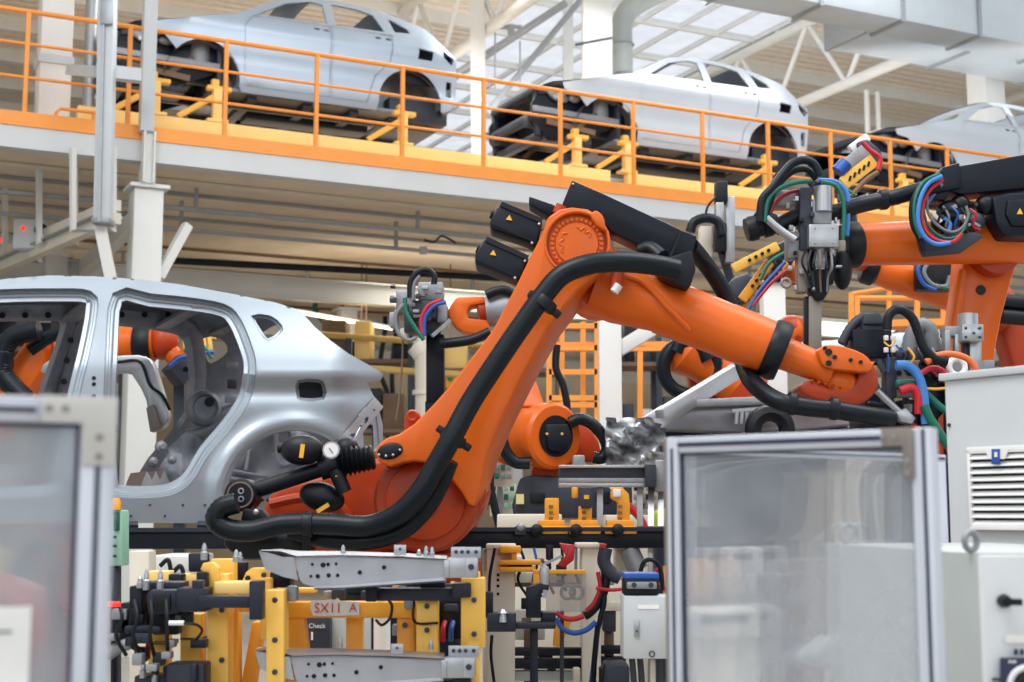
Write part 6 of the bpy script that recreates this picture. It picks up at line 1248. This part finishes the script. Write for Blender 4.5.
# ================================================================ bottom centre: press frame, clamp, junction box
pf = thing('press_machine', 'cream machine frame with black cross rails below the black beam, bottom centre', 'machine frame', P(545, 1000, 6.6)); YM = 6.6
rb(487, 546, 515, 1100, YM, .14, 'column', CRM, pf, .006); rb(582, 544, 601, 1100, YM-.05, .12, 'column', CRM, pf, .006); rb(486, 544, 516, 549, YM-.02, .18, 'cap', CRM, pf); rb(576, 543, 600, 548, YM-.07, .18, 'cap', CRM, pf)
rb(515, 572, 583, 583, YM+.1, .08, 'cross_bar', CRM, pf); rb(515, 583, 583, 587, YM+.12, .08, 'shadow_bar', BRN, pf); rb(601, 602, 626, 611, YM+.02, .08, 'cross_bar', CRM, pf); rb(515, 610, 545, 640, YM+.3, .1, 'plate', WHT, pf)
for y0, y1 in ((648, 656), (659, 669)): rb(497, y0, 583, y1, YM+.02, .06, 'black_rail', BLKM, pf); rb(600, y0-2, 626, y1-2, YM+.02, .06, 'black_rail', BLKM, pf)
rb(500, 671, 583, 681, YM+.05, .06, 'grey_rail', GRYS, pf); rb(524, 630, 537, 1100, YM+.15, .1, 'brown_post', BRN, pf); rb(615, 545, 628, 580, YM+.4, .15, 'rear_block', CRM, pf, .01); rb(614, 545, 629, 549, YM+.38, .2, 'rear_cap', CRM, pf)
rb(500, 556, 524, 570, YM+.5, .2, 'rear_plate', WHT, pf)
rb(603, 610, 616, 632, YM+.05, .1, 'grey_motor', DKG, pf); rb(605, 632, 614, 700, YM+.1, .08, 'brown_stub', BRN, pf); rb(573, 668, 580, 682, YM-.1, .05, 'foot_block', CRM, pf)
for y in (575, 580, 586, 594): MB().ell(P(498, y, YM-.005), (.007, .005, .007)).build('bolt_hole', BLK, pf)
yc = thing('clamp_jig', 'orange-yellow clamp jig with stacked plates under the black beam, right of the silver rails', 'clamp', P(520, 575, 6.5))
rb(500, 546, 521, 553, YM-.1, .1, 'top_plate', YELD, yc); rb(511, 553, 517, 563, YM-.08, .06, 'neck', YELD, yc); rb(499, 560, 541, 565, YM-.1, .1, 'middle_plate', YELD, yc); rb(499, 567, 536, 572, YM-.1, .1, 'lower_plate', YELD, yc); rb(510, 563, 532, 568, YM-.05, .08, 'dark_pad', DKG, yc)
MB().plate([(555, 621), (573, 619), (560, 648), (553, 646)], YM-.1, .06).build('leg', YELD, yc, bev=.004)
rc_ = thing('toggle_clamp', 'bright red toggle clamp under the black beam, left of the cream column', 'clamp', P(566, 565, 6.45)); MB().plate([(559, 543), (575, 545), (574, 560), (564, 568), (557, 565), (566, 556)], YM-.15, .05).build('lever', RED, rc_, bev=.006); MB().bar(P(540, 566, YM-.15), P(562, 556, YM-.15), .012, .012).build('silver_rod', SIL, rc_); MB().plate([(600, 543), (607, 544), (604, 550), (600, 548)], YM-.15, .05).build('tab', RED, rc_, bev=.003)
sp_ = thing('splash_guard', 'clear plastic splash guard with orange top strip at bottom centre', 'guard', P(562, 600, 6.3)); rb(546, 572, 586, 612, 6.30, .008, 'pane', glass('clear_plastic', (.86, .82, .78), .25, .15), sp_, 0); rb(533, 570, 586, 574, 6.28, .05, 'top_strip', YELD, sp_, .002); rb(533, 574, 540, 590, 6.28, .04, 'side_strip', YELD, sp_, .002); rb(560, 610, 564, 700, 6.32, .03, 'stand', DKG, sp_)
for x, r in ((568, .03), (577, .03)): MB().torus(P(x, 592, 6.4), (0, 1, 0), r, .008).build('fitting', SILM, sp_)
dc = thing('clamping_unit', 'black clamping unit with tall silver pin, bottom centre left of the junction box', 'clamp', P(530, 640, 5.6)); YC2 = 5.6
MB().plate([(526, 588), (540, 583), (549, 585), (549, 590), (541, 594), (541, 618), (526, 618)], YC2, .08).build('body', BLKM, dc, bev=.005); rb(541, 612, 556, 628, YC2+.02, .08, 'jaw', BLKM, dc); rb(512, 622, 556, 629, YC2, .05, 'rail', NAVY, dc); rb(487, 613, 516, 632, YC2-.02, .08, 'left_block', NAVY, dc); rb(485, 592, 493, 618, YC2+.03, .06, 'left_post', BLKM, dc)
MB().lathe(P(544.5, 587, YC2+.02), (0, 0, 1), [(0, .017), (.05, .021), (.075, .018), (.08, .012), (.088, .004)], 18).build('locating_pin', SIL, dc, ang=30); MB().lathe(P(503, 622, YC2-.03), (0, 0, 1), [(0, .016), (.03, .012), (.035, .022), (.05, .01)], 18).build('locating_pin', SIL, dc, ang=30)
rb(530, 628, 538, 900, YC2+.05, .05, 'stand', BLKM, dc); rb(543, 590, 547, 598, YC2-.01, .01, 'mark', SILM, dc, 0)
o = MB().tube([P(x, y, YC2+.02) for x, y in ((486, 630), (480, 633), (474, 638), (466, 640))], .007, 8).build('sensor_cable', GHO); tag(o, 'short grey cable from the black clamping unit to the fixture post', 'cable')
jb = thing('junction_box', 'light grey wall junction box with oval lock, left of the guard door', 'junction box', P(645, 660, 5.4)); YJ = 5.4
rb(623.5, 596, 672, 659, YJ, .16, 'case', GRY, jb, .006); rb(634, 620, 639.5, 637, YJ-.008, .01, 'lock_plate', SIL, jb, .003); MB().ell(P(636.7, 631, YJ-.01), (.005, .004, .005)).build('lock_key', GRN, jb); rb(638, 605, 659, 609, YJ-.002, .003, 'name_strip', PAPER, jb, 0)
MB().torus(P(652, 654, YJ-.003), (0, 1, 0), .010, .002).build('ring_mark', DKG, jb); rb(650, 659, 656, 1000, YJ+.06, .04, 'stand', CRM, jb)
for x in (632, 640, 660): MB().tube([P(x, 659, YJ+.05), P(x+1, 670, YJ+.05), P(x+3, 700, YJ+.05)], .012, 8).build('cable', DKG, jb)
bu = thing('valve_island', 'black and blue valve unit standing on the grey junction box', 'valve unit', P(640, 596, 5.42)); rb(624, 579, 659, 595, YJ+.02, .12, 'body', BLK, bu, .005); rb(627, 582, 657, 589, YJ, .05, 'silver_front', SILM, bu, .005); rb(624, 573, 659, 579, YJ+.02, .13, 'blue_top', BLU, bu, .004)
for x in (634, 651): MB().lathe(P(x, 585, YJ-.005), (0, -1, 0), [(0, .010), (.006, .010)], 14).build('port', DKG, bu)
rq = random.Random(4)
for q in range(26):
    x = 518+rq.uniform(0, 98); y = 548+rq.uniform(0, 120)
    if 576 < x < 603: continue
    MB().box(P(x, y, YM+.06+rq.uniform(0, .1)), (rq.uniform(.02, .07), .05, rq.uniform(.015, .07))).build('fitting', rq.choice([DKG, BLK, SILM, BRN, CRM, BLKM]), pf, bev=.004)
for q in range(5): MB().tube([P(520+q*14, 548, YM+.02), P(524+q*13, 562+3*q, YM), P(518+q*15, 580, YM+.02), P(530+q*12, 600-q*3, YM+.02)], .007, 6).build('thin_cable', (BLK, BLU, BLK, BLK, GHO)[q], pf)
for k, (pts, m, r, lb) in enumerate((
    ([(602, 560), (606, 575), (604, 590), (598, 603), (590, 612), (584, 616)], HOSE, .022, 'thick black hose bundle curving down across the cream column'),
    ([(598, 572), (600, 588), (594, 603), (586, 611)], RED, .010, 'red hose beside the black hose bundle at bottom centre'),
    ([(556, 612), (564, 618), (574, 619), (584, 616)], RED, .012, 'red hose under the clear splash guard'),
    ([(556, 618), (562, 628), (574, 633), (586, 630), (596, 622)], BLU, .012, 'blue hose sagging under the clear splash guard'),
    ([(598, 622), (596, 645), (592, 682), (590, 700)], BLU, .013, 'blue hose dropping along the cream column'),
    ([(600, 618), (604, 604), (604, 596), (602, 612), (596, 640), (593, 690)], HOSE, .012, 'black hose dropping beside the blue hose on the cream column'),
    ([(596, 588), (610, 590), (624, 589)], RED, .008, 'thin red cable reaching the valve unit'),
    ([(640, 573), (644, 562), (652, 560), (660, 568), (663, 590)], HOSE, .010, 'black cable loop above the valve unit'),
    ([(662, 566), (656, 572), (656, 582), (663, 588), (668, 590)], RED, .010, 'red cable loop at the guard door upright'),
    ([(606, 548), (604, 562), (612, 574), (620, 578)], DKG, .03, 'dark pneumatic fitting run under the black beam'),
    ([(495, 548), (490, 575), (489, 600)], HOSE, .007, 'thin black cable on the left cream column, upper run'),
    ([(492, 635), (491, 655), (494, 682)], HOSE, .007, 'thin black cable on the left cream column, lower run'))):
    tag(MB().tube([P(x, y, 6.35-.02*(k % 4)) for x, y in pts], r, 10).build('machine_hose', m), lb, 'hose', 'hoses on the machine frame')
o = tag(MB().cyl(P(638, 570, 6.9), P(628, 548, 6.9), .05).build('grey_cylinder', SILM), 'tilted grey cylinder behind the valve unit', 'cylinder'); o = tag(rb(664, 566, 672, 596, 6.6, .05, 'orange_block', ORR), 'small orange block at the left upright of the guard door', 'block')
o = thing('motor_unit', 'dark motor unit low at bottom centre, left of the junction box legs', 'motor', P(618, 690, 6.2)); rb(604, 664, 630, 700, 6.2, .2, 'body', DKG, o, .02); rb(600, 668, 606, 690, 6.25, .1, 'end_cap', BLK, o, .01)
# machines glimpsed through the hazy guard door
for k, (x0, y0, x1, y1, Y, m, lb) in enumerate(((696, 610, 760, 640, 5.2, CRM, 'cream machine bed seen through the guard door, lower left'), (728, 548, 764, 596, 6.4, WHT, 'white square cabinet seen through the guard door'), (766, 575, 800, 660, 6.0, DKG, 'dark press unit in the middle of the guard door view'), (690, 560, 715, 600, 6.8, YELD, 'amber fixture seen through the guard door at left'), (800, 560, 828, 640, 5.8, BRN, 'brown machine column seen through the guard door'), (862, 455, 885, 545, 4.9, CRM, 'cream column with hanging cable behind the guard door'), (700, 640, 722, 700, 5.3, CRM, 'cream leg of the machine bed seen through the guard door'))):
    o = thing('machine_unit', lb, 'machine', P((x0+x1)/2, y1, Y)); rb(x0, y0, x1, y1, Y, .25, 'body', m, o, .012); rb(x0+3, y1, x1-3, 1050, Y+.04, .16, 'stand', m if k != 2 else NAVY, o, .006)
    if x1-x0 > 30: rb(x0+6, y0+5, x1-12, y0+12, Y-.01, .02, 'dark_slot', DKG, o, 0)
dk2 = thing('machine_unit', 'large dark machine behind the hazy top of the guard door', 'machine', P(790, 520, 7.2)); MB().plate([(690, 470), (720, 462), (800, 455), (812, 480), (806, 530), (780, 545), (700, 540), (684, 510)], 7.3, .5).build('body', DKG, dk2, bev=.04)
rb(690, 540, 800, 900, 7.4, .3, 'stand', DKG, dk2)
o = tag(MB().tube([P(x, y, 4.85) for x, y in ((870, 540), (866, 500), (868, 478), (880, 466), (896, 470))], .025, 12).build('cable_hose', HOSE), 'dark hose hanging behind the guard door, upper right', 'hose')
# racks and shelves deep under the deck
rk = random.Random(11)
for k, (x0, x1, y0, Y, lb) in enumerate(((285, 410, 335, 21, 'storage rack behind the tail of the foreground car'), (440, 560, 345, 20.5, 'storage rack behind the main link arm'), (620, 700, 338, 20, 'storage rack behind the cream column right of the ladder'), (905, 1050, 330, 17.5, 'storage rack behind the right-hand robot'), (-20, 120, 320, 18, 'storage rack behind the foreground car front'))):
    o = thing('storage_rack', lb, 'rack', P((x0+x1)/2, 500, Y), 'storage racks under the deck'); zt_r = P(x0, y0, Y).z
    a = P(x0, 450, Y); b_ = P(x1, 450, Y)
    for u in (0, .5, 1):
        for dy in (0, .8): p = a.lerp(b_, u); MB().bar((p.x, p.y+dy, 0), (p.x, p.y+dy, zt_r), .08, .08).build('upright', BRN if k % 2 else DKG, o)
    for j in range(4):
        z = zt_r*(j+.6)/4; MB().prism([V((a.x, a.y, z)), V((b_.x, b_.y, z)), V((b_.x, b_.y+.8, z)), V((a.x, a.y+.8, z))], (0, 0, .06)).build('shelf', BRN, o)
        for q in range(4):
            p = a.lerp(b_, (q+.5)/4+rk.uniform(-.04, .04)); h_ = rk.uniform(.3, .62); MB().box((p.x, p.y+.4, z+.06+h_/2), (abs(b_.x-a.x)/4*rk.uniform(.5, .85), .6, h_), 0).build('bin', rk.choice([BRN, DKG, CRM, YCR, GRYS, BLKM]), o, bev=.02)
